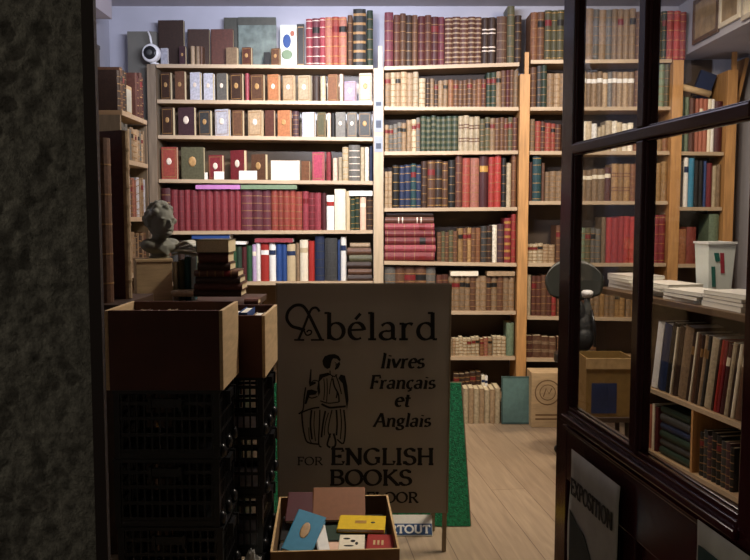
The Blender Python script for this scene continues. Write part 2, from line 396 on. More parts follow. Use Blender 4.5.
def flats(rowname, sh, xl, xr, items, Y=YF):
    """books lying flat, spine to the room; items from the bottom up: (x0, x1, py_bottom, py_top, colour, style, deco)"""
    zprev = None
    for it in items:
        x0, x1, yb, yt, c, sty = it[:6]; deco = it[6] if len(it) > 6 else None
        A = at(x0, 200, Y).x; B = at(x1, 200, Y).x; z0 = zt(yb, Y)+.0005; z1 = zt(yt, Y)-.0005
        parts = spine_book(z1-z0, B-A, min(.17, (B-A)*.75), leather(c, R.choice((0, 1, 2))), sty, deco or 'worn gilding', 'page paper', R)
        reg(c+' '+(STY[sty] if sty != 'plain' else 'plain')+' flat-lying', rowname, parts, (A, Y+.004, (z0+z1)/2), (0, math.pi/2, 0), (x1-x0)*(yb-yt), (x0+x1)/2)
def faces(rowname, sh, xl, xr, items, Y=YF, ang=-.27):
    """front-facing little books: (x0, x1, top, colour, medallion|None[, ang])"""
    for it in items:
        x0, x1, tp, c, med = it[:5]; a_ = it[5] if len(it) > 5 else ang
        t = min(.035, (x1-x0)/137*.38)
        W = at(x1, 200, Y).x-at(x0, 200, Y).x-.002
        w_ = (W-t*abs(math.sin(a_)))/math.cos(a_)
        zb = max(zshelf(sh, x0, xl, xr), zshelf(sh, x1, xl, xr))+.0006
        h = zt(tp, Y)-zb; X = at(x0, 200, Y).x+.001
        # local spans x[-w/2,w/2], y[0,t]; rotate by a_ about the base centre and shift into the slot
        xs = [(-w_/2*math.cos(a_)-yy*math.sin(a_)) for yy in (0, t)]+[(w_/2*math.cos(a_)-yy*math.sin(a_)) for yy in (0, t)]
        ys = [xx*math.sin(a_)+yy*math.cos(a_) for xx in (-w_/2, w_/2) for yy in (0, t)]
        parts = face_book(w_, h, t, leather(c, R.choice((0, 1, 2))), med, border=R.random() < .5)
        reg(c+' front-facing'+(' pale-medallion' if med == 'medallion pale' else ' gilt-medallion' if med else ''), rowname, parts,
            (X-min(xs), Y-min(ys), zb), (0, 0, a_), (x1-x0)*(h*137), (x0+x1)/2)
MP, MG = 'medallion pale', 'medallion gilt'
L = (160, 373); C = (384, 517); Q = (528, 667); N = (678.5, 721)
# --- left bookcase
n0 = 'top of left bookcase'
faces(n0, LS[0], *L, [(163,171,48,'silver',None,-.1),(181,189,46,'purple brown',MG),(227,240,47,'tan',None),(243,254,47,'reddish brown',MG),(265,271.5,52,'black',None,-.1),(272,282,48,'brown',MG)])
row(n0, LS[0], *L, [(193,197,1,46,46,'pale tan','plain'),(198,205,2,46,46,'tan,brown','plain'),
  (307,326,3,18,18,'rose,plum,rose','gilt','medallion pale'),(326,347,3,17,17,'salmon,orange red,salmon','gilt'),(348,353,1,15,15,'brown','bands'),(353.5,366,1,8.5,8.5,'black','panels','worn gilding'),(367,373,1,10,10,'dark green','bands')])
faces(n0, LS[0], *L, [(161,187,20,'dark brown',None,-.05),(190,212,29,'dark brown',None,-.04),(213,235.5,29,'reddish brown',None,-.04),(298,305.5,24,'black',None,-.03)], Y=5.955, ang=-.04)
r1 = 'second shelf of left bookcase'
faces(r1, LS[1], *L, [(162,174,72,'dark brown',MG),(176,188,71,'brown',MG),(191,203,72,'silver',MP),(204.5,216,73,'silver',MP),(217.5,229.5,73,'grey',MP),(231,245,73,'dark brown',MG),(251,266,74,'brown',MG),(268,281,74,'orange',MP),(283,296,75,'pale tan',MP),(298,312,75,'cream',MP),(328,339,74,'orange brown',None),(344,357,81,'lavender',MP),(359,372.5,73,'pink cream',MG,-.15)])
row(r1, LS[1], *L, [(246.5,250,1,73,73,'rose','plain'),(313,320,1,76,76,'dark brown','plain'),(321,326,1,76,76,'cream','plain'),(340,343.5,1,74,74,'pink cream','plain')])
r2 = 'third shelf of left bookcase'
faces(r2, LS[2], *L, [(162,176,107,'dark brown',MG),(178,197,107,'purple brown',MP),(199,213,110,'dark grey',MG),(215,231,109,'silver',MP),(232.5,245,110,'brown',None),(248,264,110,'pale tan',MP),(265,276,110,'reddish brown',None),(277.5,292,110,'orange',MG),(302,316,112,'silver',MP),(317,326.5,112,'olive',None),(335.5,346,112,'grey',MP,-.12),(347,357.5,112,'grey',MP,-.12),(358.5,371.5,112,'dark grey',MG,-.12)])
row(r2, LS[2], *L, [(293,299,1,111,111,'purple brown','bands'),(327.5,331,1,113,113,'pink cream','plain'),(331.5,335,1,113,113,'black','plain')])
r3 = 'fourth shelf of left bookcase'
faces(r3, LS[3], *L, [(161.5,178,147,'orange red',MP,-.06),(181,205,147,'olive',MG,-.1),(208,224,155,'crimson',MP),(229,247,150,'crimson',MP,-.5),(250,268,154,'brown',MG,-.45),(301,310.5,161,'orange brown',None),(312,325,152,'pink',None,-.2)])
row(r3, LS[3], *L, [(326.5,331,1,152,152,'crimson','plain'),(333,337.5,1,158,158,'pink cream','plain'),(338.5,342,1,157,157,'cream','plain'),(342.5,348.5,1,147,147,'cream','gilt'),(349,360,1,145,145,'grey','bands','medallion pale'),(360.5,364.5,1,147,147,'cream','plain'),(365,369,1,147,147,'ivory','plain'),(369.5,372.5,1,146,146,'navy','plain')])
r4 = 'fifth shelf of left bookcase'
row(r4, LS[4], *L, [(161,170,1,188,188,'maroon','bands'),(170,240.5,10,189.6,189.6,'crimson','bands','leather crimson 2'),(241,270.5,3,189.8,189.8,'plum','bands'),(271,302,5,190,191,'orange red','bands'),(302.5,321,3,192,193,'rose,crimson,rose','bands','leather rose 2'),(321.5,326,1,193,193,'maroon','plain'),
  (326.5,334,1,195,195,'white','cloth','paper cover red 0'),(334.5,345.5,1,189,189,'ivory','cloth','paper cover ivory 0'),(346,350,1,191,191,'cream','cloth'),(350.5,359.5,2,197,197,'dark green','gilt'),(360,366,1,197,197,'pink cream','cloth'),(366.5,373,1,195,195,'dark brown','bands')])
leather('crimson', 2); leather('rose', 2); cloth('red'); cloth('ivory'); cloth('navy')
r5 = 'sixth shelf of left bookcase'
row(r5, LS[5], *L, [(162,226,9,240,243,'dark brown,brown,olive,dark grey','plain'),(227,231,1,244,244,'teal','plain'),(231.5,251,4,246,246,'green,dark green,maroon,green','plain'),(251.5,259.5,2,244,243,'lavender,white','cloth'),(260,268,1,243,243,'red','cloth','paper cover white 0'),(268.5,275,1,243,243,'white','cloth'),(275.5,286,2,244,244,'blue','cloth'),(286.5,295,1,244,244,'cream','cloth'),(295.5,299,1,243,243,'tan','plain'),(299.5,307.5,1,240,240,'ivory','cloth','paper cover cream 0'),(308,314,1,241,241,'red','cloth'),(314.5,324,1,236,236,'navy','bands','leather dark grey 0'),(324.5,337,1,238,238,'dark grey','bands','leather dark grey 2'),(337.5,340,1,240,240,'blue','plain'),(340.5,346,1,237,237,'white','cloth')])
cloth('white'); cloth('cream'); leather('dark grey'); leather('dark grey', 2)
flats(r5, LS[5], *L, [(347,372,282,275,'dark brown','plain'),(348,371.5,275,269,'brown','plain'),(346.5,371,269,262,'dark brown','plain'),(349,372,262,255,'olive','plain'),(347,371,255,248,'brown','plain'),(350,370,248,243,'pale tan','plain')], Y=5.86)
# --- middle bookcase
m0 = 'top of middle bookcase'
row(m0, MS[0], *C, [(384.5,393,1,12,12,'plum','bands'),(393.5,417,4,14,14,'reddish brown,brown,dark brown,brown','bands'),(417.5,443.5,4,15,16,'maroon,reddish brown,maroon,plum','bands'),(444,480,5,16.5,16.5,'reddish brown','ribbed'),(480.5,494,2,17,17,'dark brown','double','medallion pale'),(495,505,1,16,16,'brown','bands','leather tan 0'),(505.5,512.5,1,5.5,5.5,'olive','bands'),(513,519.5,1,15,15,'dark brown','bands')])
leather('tan'); leather('pale tan'); leather('brown'); leather('cream')
m1 = 'second shelf of middle bookcase'
row(m1, MS[1], *C, [(384.5,418,6,73,72,'pale tan,tan,cream,pale tan','bands'),(418.5,425,1,78,78,'cream','bands'),(425.5,447,5,79,80,'brown,dark brown,tan','bands'),(447.5,485,8,80,79,'brown,reddish brown,orange brown,brown','bands'),(485.5,517,7,72,70,'tan,brown,maroon,dark green,brown','bands')])
m2 = 'third shelf of middle bookcase'
row(m2, MS[2], *C, [(384.5,406,5,126,122,'grey,tan,grey,pale tan','bands'),(406.5,420,3,121,117,'tan,cream,grey','bands'),(420.5,457.5,7,116,116,'dark green','panels','leather olive 2'),(458,479,4,116,116,'cream','double','leather reddish brown 0'),(479.5,517,8,118,117,'brown,tan,orange brown,olive,reddish brown','bands')])
leather('olive', 2); leather('reddish brown')
m3 = 'fourth shelf of middle bookcase'
row(m3, MS[3], *C, [(384.5,392,2,172,172,'pale tan','bands'),(392.5,399,1,165,165,'black','gilt'),(399.5,421,4,165,164,'navy,navy,teal,navy','gilt'),(421.5,427,1,161,161,'dark brown','bands'),(427.5,448,3,160,161,'brown,dark brown,brown','gilt'),(448.5,455,1,160,160,'black','bands'),(455.5,462,1,155,155,'reddish brown','bands'),(462.5,470,1,158,158,'orange red','bands'),(470.5,479,1,158,158,'salmon','bands'),(479.5,488,1,156,156,'maroon','label','gilding'),(488.5,501,2,156,156,'bright red','bands'),(501.5,506,1,158,158,'black','bands'),(506.5,511,1,163,163,'cream','plain'),(511.5,516.5,1,152,152,'orange brown','bands')])
m4 = 'fifth shelf of middle bookcase'
flats(m4, MS[4], *C, [(384.5,435,260.5,252.5,'crimson','gilt'),(384.5,436,252.5,245,'rose','gilt'),(385,435.5,245,237.5,'crimson','gilt'),(385,435,237.5,230.5,'crimson','gilt'),(384.5,434.5,230.5,223.5,'rose','gilt'),(385,434,223.5,217,'reddish brown','double','medallion pale'),(386,433.5,217,212,'dark brown','plain')])
row(m4, MS[4], *C, [(437.5,458,5,233,230,'dark brown,brown,dark brown,olive','bands'),(458.5,481,5,228,228,'orange brown,brown,golden tan','bands'),(481.5,492.5,2,226,225,'dark grey,dark brown','bands'),(493,497.5,1,225,225,'ivory','plain'),(498,504.5,1,224,224,'purple brown','bands'),(505,511.5,1,218,218,'crimson','panels','gilding'),(512,516.8,1,214,214,'red','bands')])
m5 = 'sixth shelf of middle bookcase'
row(m5, MS[5], *C, [(384.5,436,5,267,267,'grey,brown,grey','bands'),(437,449,2,274,275,'reddish brown','bands'),(449.5,516,12,277,277,'tan,brown,tan,orange brown','bands')])
m6 = 'seventh shelf of middle bookcase'
row(m6, MS[6], *C, [(436,453,4,339,339,'cream','bands'),(453.5,481,7,338,338,'cream,pale tan,cream','bands'),(481.5,494,3,340,338,'orange brown,salmon,tan','bands'),(494.5,508,3,337,337,'cream','bands'),(508.5,516,1,323,323,'sage','plain')])
m7 = 'low shelf of middle bookcase'
row(m7, MS[7], *C, [(455,483,5,374,372,'dark brown,brown,dark brown','bands'),(483.5,490,2,376,376,'ivory,white','cloth')])
# --- right bookcase
q0 = 'top of right bookcase'
row(q0, RS[0], *Q, [(528.5,542,2,12,12,'orange brown,brown','bands'),(542.5,575,5,10,10,'olive,tan,olive','gilt'),(575.5,632,9,9,9,'grey,tan,grey','bands'),(632.5,652,3,12,12,'brown','bands'),(652.5,662.5,2,11,11,'olive,dark green','gilt'),(663,683-1,3,11,11,'red,bright red,red','gilt')])  # grey run in the middle carries the door glass haze in its colour
q1 = 'second shelf of right bookcase'
row(q1, RS[1], *Q, [(528.5,535,1,67,67,'brown','bands'),(535.5,545,2,65,65,'dark grey,dark green','bands'),(545.5,572,4,72,74,'tan,pale tan,tan','bands'),(573,632,11,72,72,'tan,grey,tan,pale tan','label','paper cover white 0'),(632.5,650,3,70,68,'brown','bands'),(650.5,667,3,64,64,'olive,sage,olive','bands')])  # white labels stand in for lit patches across the spines
q2 = 'third shelf of right bookcase'
row(q2, RS[2], *Q, [(528.5,534,1,119,119,'tan','bands'),(534.5,560,5,121,124,'reddish brown,brown,orange red','bands'),(561,580,3,124,124,'brown','bands'),(580.5,596,3,121,123,'ivory,cream,white','plain'),(596.5,604,2,128,124,'cream','plain'),(604.5,632,5,120,124,'ivory,cream','plain'),(632.5,667,6,128,126,'golden tan,orange brown','bands')])
q3 = 'fourth shelf of right bookcase'
row(q3, RS[3], *Q, [(528.5,532,1,162,162,'reddish brown','plain'),(532.5,541,1,156,156,'teal','gilt'),(541.5,544.5,1,163,163,'brown','plain'),(545,580,6,172,168,'brown,tan,reddish brown','bands'),(580.5,611,5,170,168,'reddish brown,tan,orange brown','label','paper cover ivory 0'),(611.5,630,3,164,164,'golden tan','double','leather orange brown 0'),(630.5,648,3,164,164,'orange brown','bands'),(648.5,667,3,163,162,'golden tan','bands')])  # ivory labels partly stand in for lit patches on the spines
leather('orange brown')
q4 = 'fifth shelf of right bookcase'
row(q4, RS[4], *Q, [(528.5,556,5,244,244,'cream,pale tan','bands'),(557,580,4,226,226,'brown,olive','bands'),(580.5,602,4,228,229,'olive,sage,grey','bands'),(602.5,607,1,217,217,'tan','plain'),(607.5,648,7,217,217,'bright red','plain'),(648.5,667,3,216,215,'crimson,rose,crimson','gilt')])
q5 = 'sixth shelf of right bookcase'
row(q5, RS[5], *Q, [(528.5,532.5,1,275,275,'cream','plain'),(533,558,5,275,276,'reddish brown,red,brown','bands'),(559,590,5,290,290,'brown','bands'),(590.5,628,7,292,292,'golden tan,tan','bands'),(629,660,6,292,292,'golden tan,tan','bands')])
q6 = 'lowest shelf of right bookcase'
row(q6, RS[6], *Q, [(528.5,559,4,336,337,'brown,reddish brown','double','leather tan 0'),(560,600,6,337,337,'brown','bands')])
# --- narrow bookcase
k0 = 'upper shelf of far right bookcase'
row(k0, NS[2], *N, [(679,687,2,97,98,'dark green,sage','plain'),(687.5,693,1,98,98,'reddish brown','plain'),(693.5,712.5,5,98,99,'ivory,salmon,white','cloth'),(713,720.5,1,101,101,'maroon','plain')])
k1 = 'middle shelf of far right bookcase'
row(k1, NS[3], *N, [(679,683,1,162,162,'dark grey','plain'),(683.5,688,1,157,157,'white','cloth'),(688.5,694,1,158,158,'sky blue','cloth'),(694.5,703,2,160,160,'black','plain'),(703.5,706,1,161,161,'blue','plain'),(706.5,712,1,163,163,'crimson','plain'),(712.5,720.5,2,166,164,'cream,tan','plain')])
k2 = 'lower shelf of far right bookcase'
row(k2, NS[4], *N, [(679,688,1,229,229,'orange','plain'),(688.5,698,1,227,227,'orange red','plain'),(710.5,720.5,1,214,214,'sage','plain')])
# ---------------------------------------------------------------- stroke lettering (broad-pen serif letters)
def arc(cx, cy, rx, ry, a0, a1, n_=12):
    return [(cx+rx*math.cos(math.radians(a0+(a1-a0)*i/n_)), cy+ry*math.sin(math.radians(a0+(a1-a0)*i/n_))) for i in range(n_+1)]
def ser(x, y, w_=.13): return [(x-w_, y), (x+w_, y)]
G = {
 'A': (.80, [[(.08,0),(.38,1),(.42,1),(.72,0)], [(.2,.36),(.6,.36)], ser(.08,.02,.1), ser(.72,.02,.12)]),
 'B': (.72, [[(.16,0),(.16,1)], [(.05,.98),(.38,.98)]+arc(.38,.76,.2,.22,90,-90)+[(.16,.54)], [(.38,.53)]+arc(.38,.275,.25,.255,90,-90)+[(.05,.02)]]),
 'E': (.66, [[(.16,0),(.16,1)], [(.05,.98),(.56,.98),(.57,.8)], [(.16,.52),(.44,.52)], [(.44,.42),(.44,.62)], [(.05,.02),(.58,.02),(.6,.22)]]),
 'F': (.62, [[(.16,0),(.16,1)], [(.05,.98),(.56,.98),(.57,.78)], [(.16,.52),(.42,.52)], [(.42,.42),(.42,.62)], ser(.16,.02,.11)]),
 'G': (.80, [arc(.42,.5,.34,.49,48,305,18), [(.66,.42),(.66,.1)], [(.52,.42),(.76,.42)], [(.64,.8),(.66,.95)]]),
 'H': (.84, [[(.16,0),(.16,1)], [(.66,0),(.66,1)], [(.16,.51),(.66,.51)], ser(.16,.02,.11), ser(.16,.98,.11), ser(.66,.02,.11), ser(.66,.98,.11)]),
 'I': (.38, [[(.18,0),(.18,1)], ser(.18,.02,.12), ser(.18,.98,.12)]),
 'K': (.78, [[(.16,0),(.16,1)], [(.16,.45),(.6,.97)], [(.3,.6),(.7,.02)], ser(.16,.02,.11), ser(.16,.98,.11), ser(.6,.98,.1), ser(.7,.02,.1)]),
 'L': (.62, [[(.16,0),(.16,1)], [(.05,.02),(.56,.02),(.58,.24)], ser(.16,.98,.11)]),
 'N': (.84, [[(.16,0),(.16,1)], [(.14,1),(.68,0)], [(.68,0),(.68,1)], ser(.14,.02,.1), ser(.1,.98,.08), ser(.68,.98,.1)]),
 'O': (.84, [arc(.42,.5,.35,.49,0,360,26)]),
 'P': (.66, [[(.16,0),(.16,1)], [(.05,.98),(.36,.98)]+arc(.36,.73,.22,.25,90,-90)+[(.16,.48)], ser(.16,.02,.11)]),
 'R': (.74, [[(.16,0),(.16,1)], [(.05,.98),(.36,.98)]+arc(.36,.74,.22,.24,90,-90)+[(.16,.5)], [(.36,.5),(.64,.02),(.74,.02)], ser(.16,.02,.11)]),
 'S': (.58, [arc(.29,.75,.2,.24,35,250,12)+arc(.28,.26,.23,.25,75,-145,14), [(.46,.8),(.47,.97)], [(.07,.03),(.06,.22)]]),
 'T': (.68, [[(.34,0),(.34,1)], [(.05,.78),(.06,.98),(.62,.98),(.63,.78)], ser(.34,.02,.12)]),
 'U': (.80, [[(.16,.98),(.16,.32)]+arc(.4,.3,.24,.29,180,360,14)+[(.64,.98)], ser(.16,.98,.11), ser(.64,.98,.1)]),
 'X': (.76, [[(.12,.98),(.64,.02)], [(.62,.98),(.12,.02)], ser(.12,.98,.1), ser(.62,.98,.1), ser(.12,.02,.1), ser(.64,.02,.1)]),
 'a': (.56, [[(.10,.52)]+arc(.26,.46,.15,.17,140,0,8)+[(.41,.06),(.5,.02)], [(.41,.36)]+arc(.24,.17,.17,.16,70,330,12)]),
 'b': (.62, [[(.14,1.02),(.14,.02)], ser(.08,1.0,.07), arc(.33,.32,.21,.31,150,-165,16)]),
 'd': (.64, [[(.48,1.02),(.48,.02)], ser(.42,1.0,.07), ser(.54,.02,.06), arc(.29,.32,.21,.31,30,340,16)]),
 'e': (.54, [[(.09,.36),(.46,.38)], arc(.28,.33,.2,.31,5,305,18)]),
 'g': (.56, [arc(.25,.42,.16,.2,0,360,16), [(.38,.56),(.52,.6)], [(.16,.25),(.12,.12),(.36,.06)]+arc(.28,-.09,.19,.15,60,-200,14)]),
 'i': (.32, [[(.16,.62),(.16,.02)], ser(.11,.6,.06), ser(.16,.02,.11), [(.16,.8),(.16,.88)]]),
 'l': (.32, [[(.16,1.02),(.16,.02)], ser(.11,1.0,.06), ser(.16,.02,.11)]),
 'n': (.64, [[(.14,.62),(.14,.02)], ser(.09,.6,.06), ser(.14,.02,.1), [(.14,.46)]+arc(.32,.44,.16,.18,120,0,8)+[(.48,.02)], ser(.5,.02,.1)]),
 'r': (.46, [[(.14,.62),(.14,.02)], ser(.09,.6,.06), ser(.14,.02,.12), [(.14,.42)]+arc(.3,.42,.14,.19,140,50,6)]),
 's': (.46, [arc(.23,.46,.15,.155,35,250,10)+arc(.22,.17,.17,.155,75,-150,12)]),
 't': (.38, [[(.16,.84),(.16,.12)]+arc(.25,.11,.09,.1,180,320,6), [(.03,.6),(.34,.6)]]),
 'v': (.56, [[(.06,.6),(.28,.02)], [(.28,.02),(.5,.6)], ser(.07,.6,.07), ser(.49,.6,.07)]),
 ' ': (.3, []),
}
G['\u00e9'] = (G['e'][0], G['e'][1]+[[(.24,.76),(.38,.98)]])
G['\u00e7'] = (.5, [arc(.28,.32,.2,.31,50,310,18), [(.28,0),(.34,-.1),(.24,-.2),(.16,-.18)]])
def ribbon(mb, pts, wf, m, y0, y1):
    """flat ribbon in the xz plane with thickness between y0 and y1 (y0 in front)"""
    n_ = len(pts)
    L_, R_ = [], []
    for i, p in enumerate(pts):
        a_ = pts[max(i-1, 0)]; b_ = pts[min(i+1, n_-1)]
        dx, dz = b_[0]-a_[0], b_[1]-a_[1]; q = math.hypot(dx, dz) or 1; dx /= q; dz /= q
        w_ = wf(dx, dz)/2; L_.append((p[0]-dz*w_, p[1]+dx*w_)); R_.append((p[0]+dz*w_, p[1]-dx*w_))
    vs = [(x, y0, z) for x, z in L_]+[(x, y0, z) for x, z in R_]+[(x, y1, z) for x, z in L_]+[(x, y1, z) for x, z in R_]
    fs = []
    for i in range(n_-1):
        fs += [(i, n_+i, n_+i+1, i+1), (2*n_+i, 2*n_+i+1, 3*n_+i+1, 3*n_+i), (i, i+1, 2*n_+i+1, 2*n_+i), (n_+i, 3*n_+i, 3*n_+i+1, n_+i+1)]
    fs += [(0, 2*n_, 3*n_, n_), (n_-1, 2*n_-1, 4*n_-1, 3*n_-1)]
    mb.add(vs, fs, m)
def text(s, x0, x1, zb, H, m='sign ink', y0=-.0012, y1=-.0002, slant=0, thick=.16, thin=.06, mb=None, skip=0):
    """writes s from x0 to x1 on baseline zb, cap height H"""
    mb = mb or MB(); W = sum(G[c][0] for c in s); sx = (x1-x0)/W; x = x0
    for ci, c in enumerate(s):
        adv, strokes = G[c]
        for st in strokes:
            if ci < skip: continue
            pts = [(x+(px)*sx+slant*pz*H, zb+pz*H) for px, pz in st]
            ribbon(mb, pts, lambda dx, dz: (thin+(thick-thin)*min(1, abs(dz*.96-dx*.25)**1.2))*(H+sx)/2, m, y0, y1)
        x += adv*sx
    return mb
# ---------------------------------------------------------------- sandwich board
TILT = math.radians(7.0)
S0 = Vector((0, 3.476, 0)); SN = Vector((0, -math.cos(TILT), math.sin(TILT)))
def sg(px, py):
    p = onplane(px, py, S0, SN); return (p.x, (p.z)/math.cos(TILT))
sign = thing('sandwich_board', 'large pale bookshop sign board with black lettering and a robed figure, standing in the doorway', 'sign', tuple(S0), (-TILT, 0, 0))
a = sg(276.5, 285); b = sg(451, 285); c = sg(447, 513); d = sg(279, 513)
MB().hexa([(d[0],0,d[1]),(c[0],0,c[1]),(c[0],.008,c[1]),(d[0],.008,d[1]),(a[0],0,a[1]),(b[0],0,b[1]),(b[0],.008,b[1]),(a[0],.008,a[1])], 'sign white').build('panel', sign)
fr_ = MB()
fr_.box(a[0]-.004, b[0]+.004, -.003, .012, a[1], a[1]+.008, 'sign frame'); fr_.build('top_rail', sign)
e = sg(446.3, 553)
for (p, q, nm) in ((b, c, 1), (a, d, -1)):
    bx_ = (q[0]-p[0])/(q[1]-p[1])*(.004-p[1])+p[0]; wl = .019*nm
    mb = MB(); xs = sorted([bx_, bx_-wl]); xt = sorted([p[0], p[0]-wl])
    mb.hexa([(xs[0],.0085,.004),(xs[1],.0085,.004),(xs[1],.028,.004),(xs[0],.028,.004),(xt[0],.0085,p[1]-.002),(xt[1],.0085,p[1]-.002),(xt[1],.028,p[1]-.002),(xt[0],.028,p[1]-.002)], 'sign leg').build('leg', sign, .002)
    # side bead of the panel
    x2 = sorted([p[0]+.004*nm, p[0]-.004*nm]); x3 = sorted([q[0]+.004*nm, q[0]-.004*nm])
    zz = q[1] if nm < 0 else q[1]
    MB().hexa([(x3[0],-.003,zz),(x3[1],-.003,zz),(x3[1],.0083,zz),(x3[0],.0083,zz),(x2[0],-.003,p[1]-.0005),(x2[1],-.003,p[1]-.0005),(x2[1],.0083,p[1]-.0005),(x2[0],.0083,p[1]-.0005)], 'sign leg').build('side_rail', sign)
# rear support frame hinged at the top
rl = MB()
for x in (a[0]+.07, b[0]-.07):
    rl2 = MB(); rl2.hexa([(x-.01,.24,.034),(x+.01,.24,.034),(x+.01,.256,.034),(x-.01,.256,.034),(x-.01,.03,a[1]-.03),(x+.01,.03,a[1]-.03),(x+.01,.046,a[1]-.03),(x-.01,.046,a[1]-.03)], 'sign leg').build('rear_leg', sign)
def line(s, x0, x1, yb, ytop, **k):
    p = sg(x0, yb); q = sg(x1, yb); t = sg(x0, ytop)
    o = text(s, p[0], q[0], p[1], t[1]-p[1], **k).build('lettering', sign); return o
line('b\u00e9lard', 324, 438.5, 339.8, 313, thick=.135, thin=.055)
cap = MB(); P = lambda x, y: sg(275+x/4.167, 290+y/4.167)
def stroke(mb, pts, wd, m='sign ink'): ribbon(mb, pts, lambda dx, dz: wd, m, -.0012, -.0002)
def smooth(pts, n_=6):
    o = []
    for i in range(len(pts)-1):
        p0 = pts[max(i-1,0)]; p1 = pts[i]; p2 = pts[i+1]; p3 = pts[min(i+2, len(pts)-1)]
        for j in range(n_):
            t = j/n_
            o.append(tuple(.5*((2*p1[k])+(-p0[k]+p2[k])*t+(2*p0[k]-5*p1[k]+4*p2[k]-p3[k])*t*t+(-p0[k]+3*p1[k]-3*p2[k]+p3[k])*t**3) for k in (0, 1)))
    return o+[tuple(pts[-1])]
stroke(cap, smooth([P(*p) for p in ((125,168),(100,160),(70,150),(50,122),(55,90),(80,66),(110,64),(130,82),(150,120),(172,165),(192,207))]), .014)
stroke(cap, smooth([P(*p) for p in ((186,90),(172,74),(152,80),(138,110),(118,160),(98,207))]), .011)
stroke(cap, [P(80,208), P(122,208)], .008); stroke(cap, [P(150,208), P(205,208)], .008)
stroke(cap, smooth([P(*p) for p in ((122,172),(132,188),(148,184),(152,172),(140,168),(132,176))]), .007)
cap.build('lettering', sign)
kk = dict(slant=.18, thick=.21, thin=.08)
line('livres', 380, 424, 368, 353.5, **kk); line('Fran\u00e7ais', 369, 435, 388.5, 375.5, **kk)
line('et', 394, 410, 406.5, 392.5, **kk); line('Anglais', 373, 430.5, 426.5, 413.5, **kk)
line('ENGLISH', 330, 435, 464.6, 448.5, thick=.2, thin=.08); line('BOOKS', 329, 412, 485.2, 470, thick=.2, thin=.08)
line('FOR', 297, 323, 465, 457, thick=.14, thin=.07)
line('FLOOR', 366, 418.5, 502.5, 492.3, thick=.19, thin=.09)
# the engraved robed figure
fg = MB(); Q_ = lambda x, y: sg(290+x/5.09, 345+y/5.09)
def blot(pts): # filled outline in the panel plane
    pz = [Q_(*p) for p in pts]; k = len(pz)
    vs = [(x, -.0012, z) for x, z in pz]+[(x, -.0002, z) for x, z in pz]
    fg.add(vs, [tuple(range(k)), tuple(range(2*k-1, k-1, -1))]+[(i, (i+1)%k, (i+1)%k+k, i+k) for i in range(k)], 'sign ink')
blot([(168,100),(165,80),(176,58),(200,48),(228,46),(248,56),(258,74),(254,84),(238,70),(220,68),(212,80),(208,98),(204,116),(190,122),(176,114)])
blot([(238,96),(252,84),(256,98),(246,118),(230,128),(228,120)])
blot([(104,122),(110,124),(108,190),(130,186),(132,196),(100,212),(96,190)])
blot([(258,150),(280,156),(292,210),(298,280),(290,330),(280,262),(268,196),(246,170)])
blot([(150,150),(196,140),(206,152),(168,166),(150,186),(154,240),(146,262),(138,220)])
blot([(88,230),(110,226),(140,236),(130,252),(100,256),(84,300),(74,300)])
for pts, wd in ((((80,215),(72,270),(66,330),(44,350)), .006), (((44,350),(76,336),(116,322),(150,318)), .007),
  (((60,345),(64,400),(72,450),(90,495),(150,505)), .007), (((110,330),(104,400),(112,480)), .008), (((126,336),(122,410),(130,490)), .004),
  (((152,330),(150,400),(146,500),(160,520)), .006), (((180,335),(168,400),(160,470)), .008), (((196,345),(180,400),(174,460)), .004),
  (((214,330),(200,390),(194,440),(206,470)), .005), (((236,330),(240,400),(236,460)), .008), (((256,325),(262,400),(256,480)), .005),
  (((274,330),(282,420),(272,500),(240,480)), .007), (((160,300),(200,318),(240,316),(284,312)), .009), (((154,284),(196,296),(250,290)), .005),
  (((218,170),(226,210),(246,250),(250,290)), .007), (((216,160),(206,200),(200,250)), .004), (((232,150),(250,200),(262,250)), .005),
  (((172,170),(176,220),(172,280)), .004), (((188,170),(190,230),(186,290)), .004), (((204,130),(206,150),(226,160),(240,150)), .005),
  (((206,450),(196,480),(190,510),(206,522)), .008), (((222,450),(232,490),(228,515),(212,522)), .009), (((96,420),(98,470),(110,500)), .004),
  (((110,190),(124,180),(150,186)), .005), (((228,88),(236,96),(230,104)), .003), (((90,260),(110,270),(140,262)), .005), (((230,220),(240,240),(236,270)), .006)):
    stroke(fg, smooth([Q_(*p) for p in pts], 4), wd)
fg.build('figure_drawing', sign)
# green turf board behind the sign
gb = thing('turf_board', 'bright green artificial-grass board leaning behind the sandwich board', 'board', (0, 3.777, 0), (-math.radians(8), 0, 0))
p = at(268, 527, 3.777); 
GA = math.radians(8)
def gl(px, py): q = onplane(px, py, (0, 3.777, 0), Vector((0, -math.cos(GA), math.sin(GA)))); return (q.x, max(.004, q.z/math.cos(GA)))
A_, B_, C_, D_ = gl(266, 540), gl(470.5, 540), gl(461, 383), gl(270, 383)
def slab(c4, y0, y1, m):
    (ax,az),(bx,bz),(cx,cz),(dx,dz) = c4
    return MB().hexa([(ax,y0,az),(bx,y0,bz),(bx,y1,bz),(ax,y1,az),(dx,y0,dz),(cx,y0,cz),(cx,y1,cz),(dx,y1,dz)], m)
slab((A_, B_, C_, D_), 0, .012, 'artificial grass').build('turf_sheet', gb)
slab(((A_[0]-.006, A_[1]), (B_[0]+.006, B_[1]), (C_[0]+.006, C_[1]+.004), (D_[0]-.006, D_[1]+.004)), .0125, .022, 'sign leg').build('backing_board', gb)
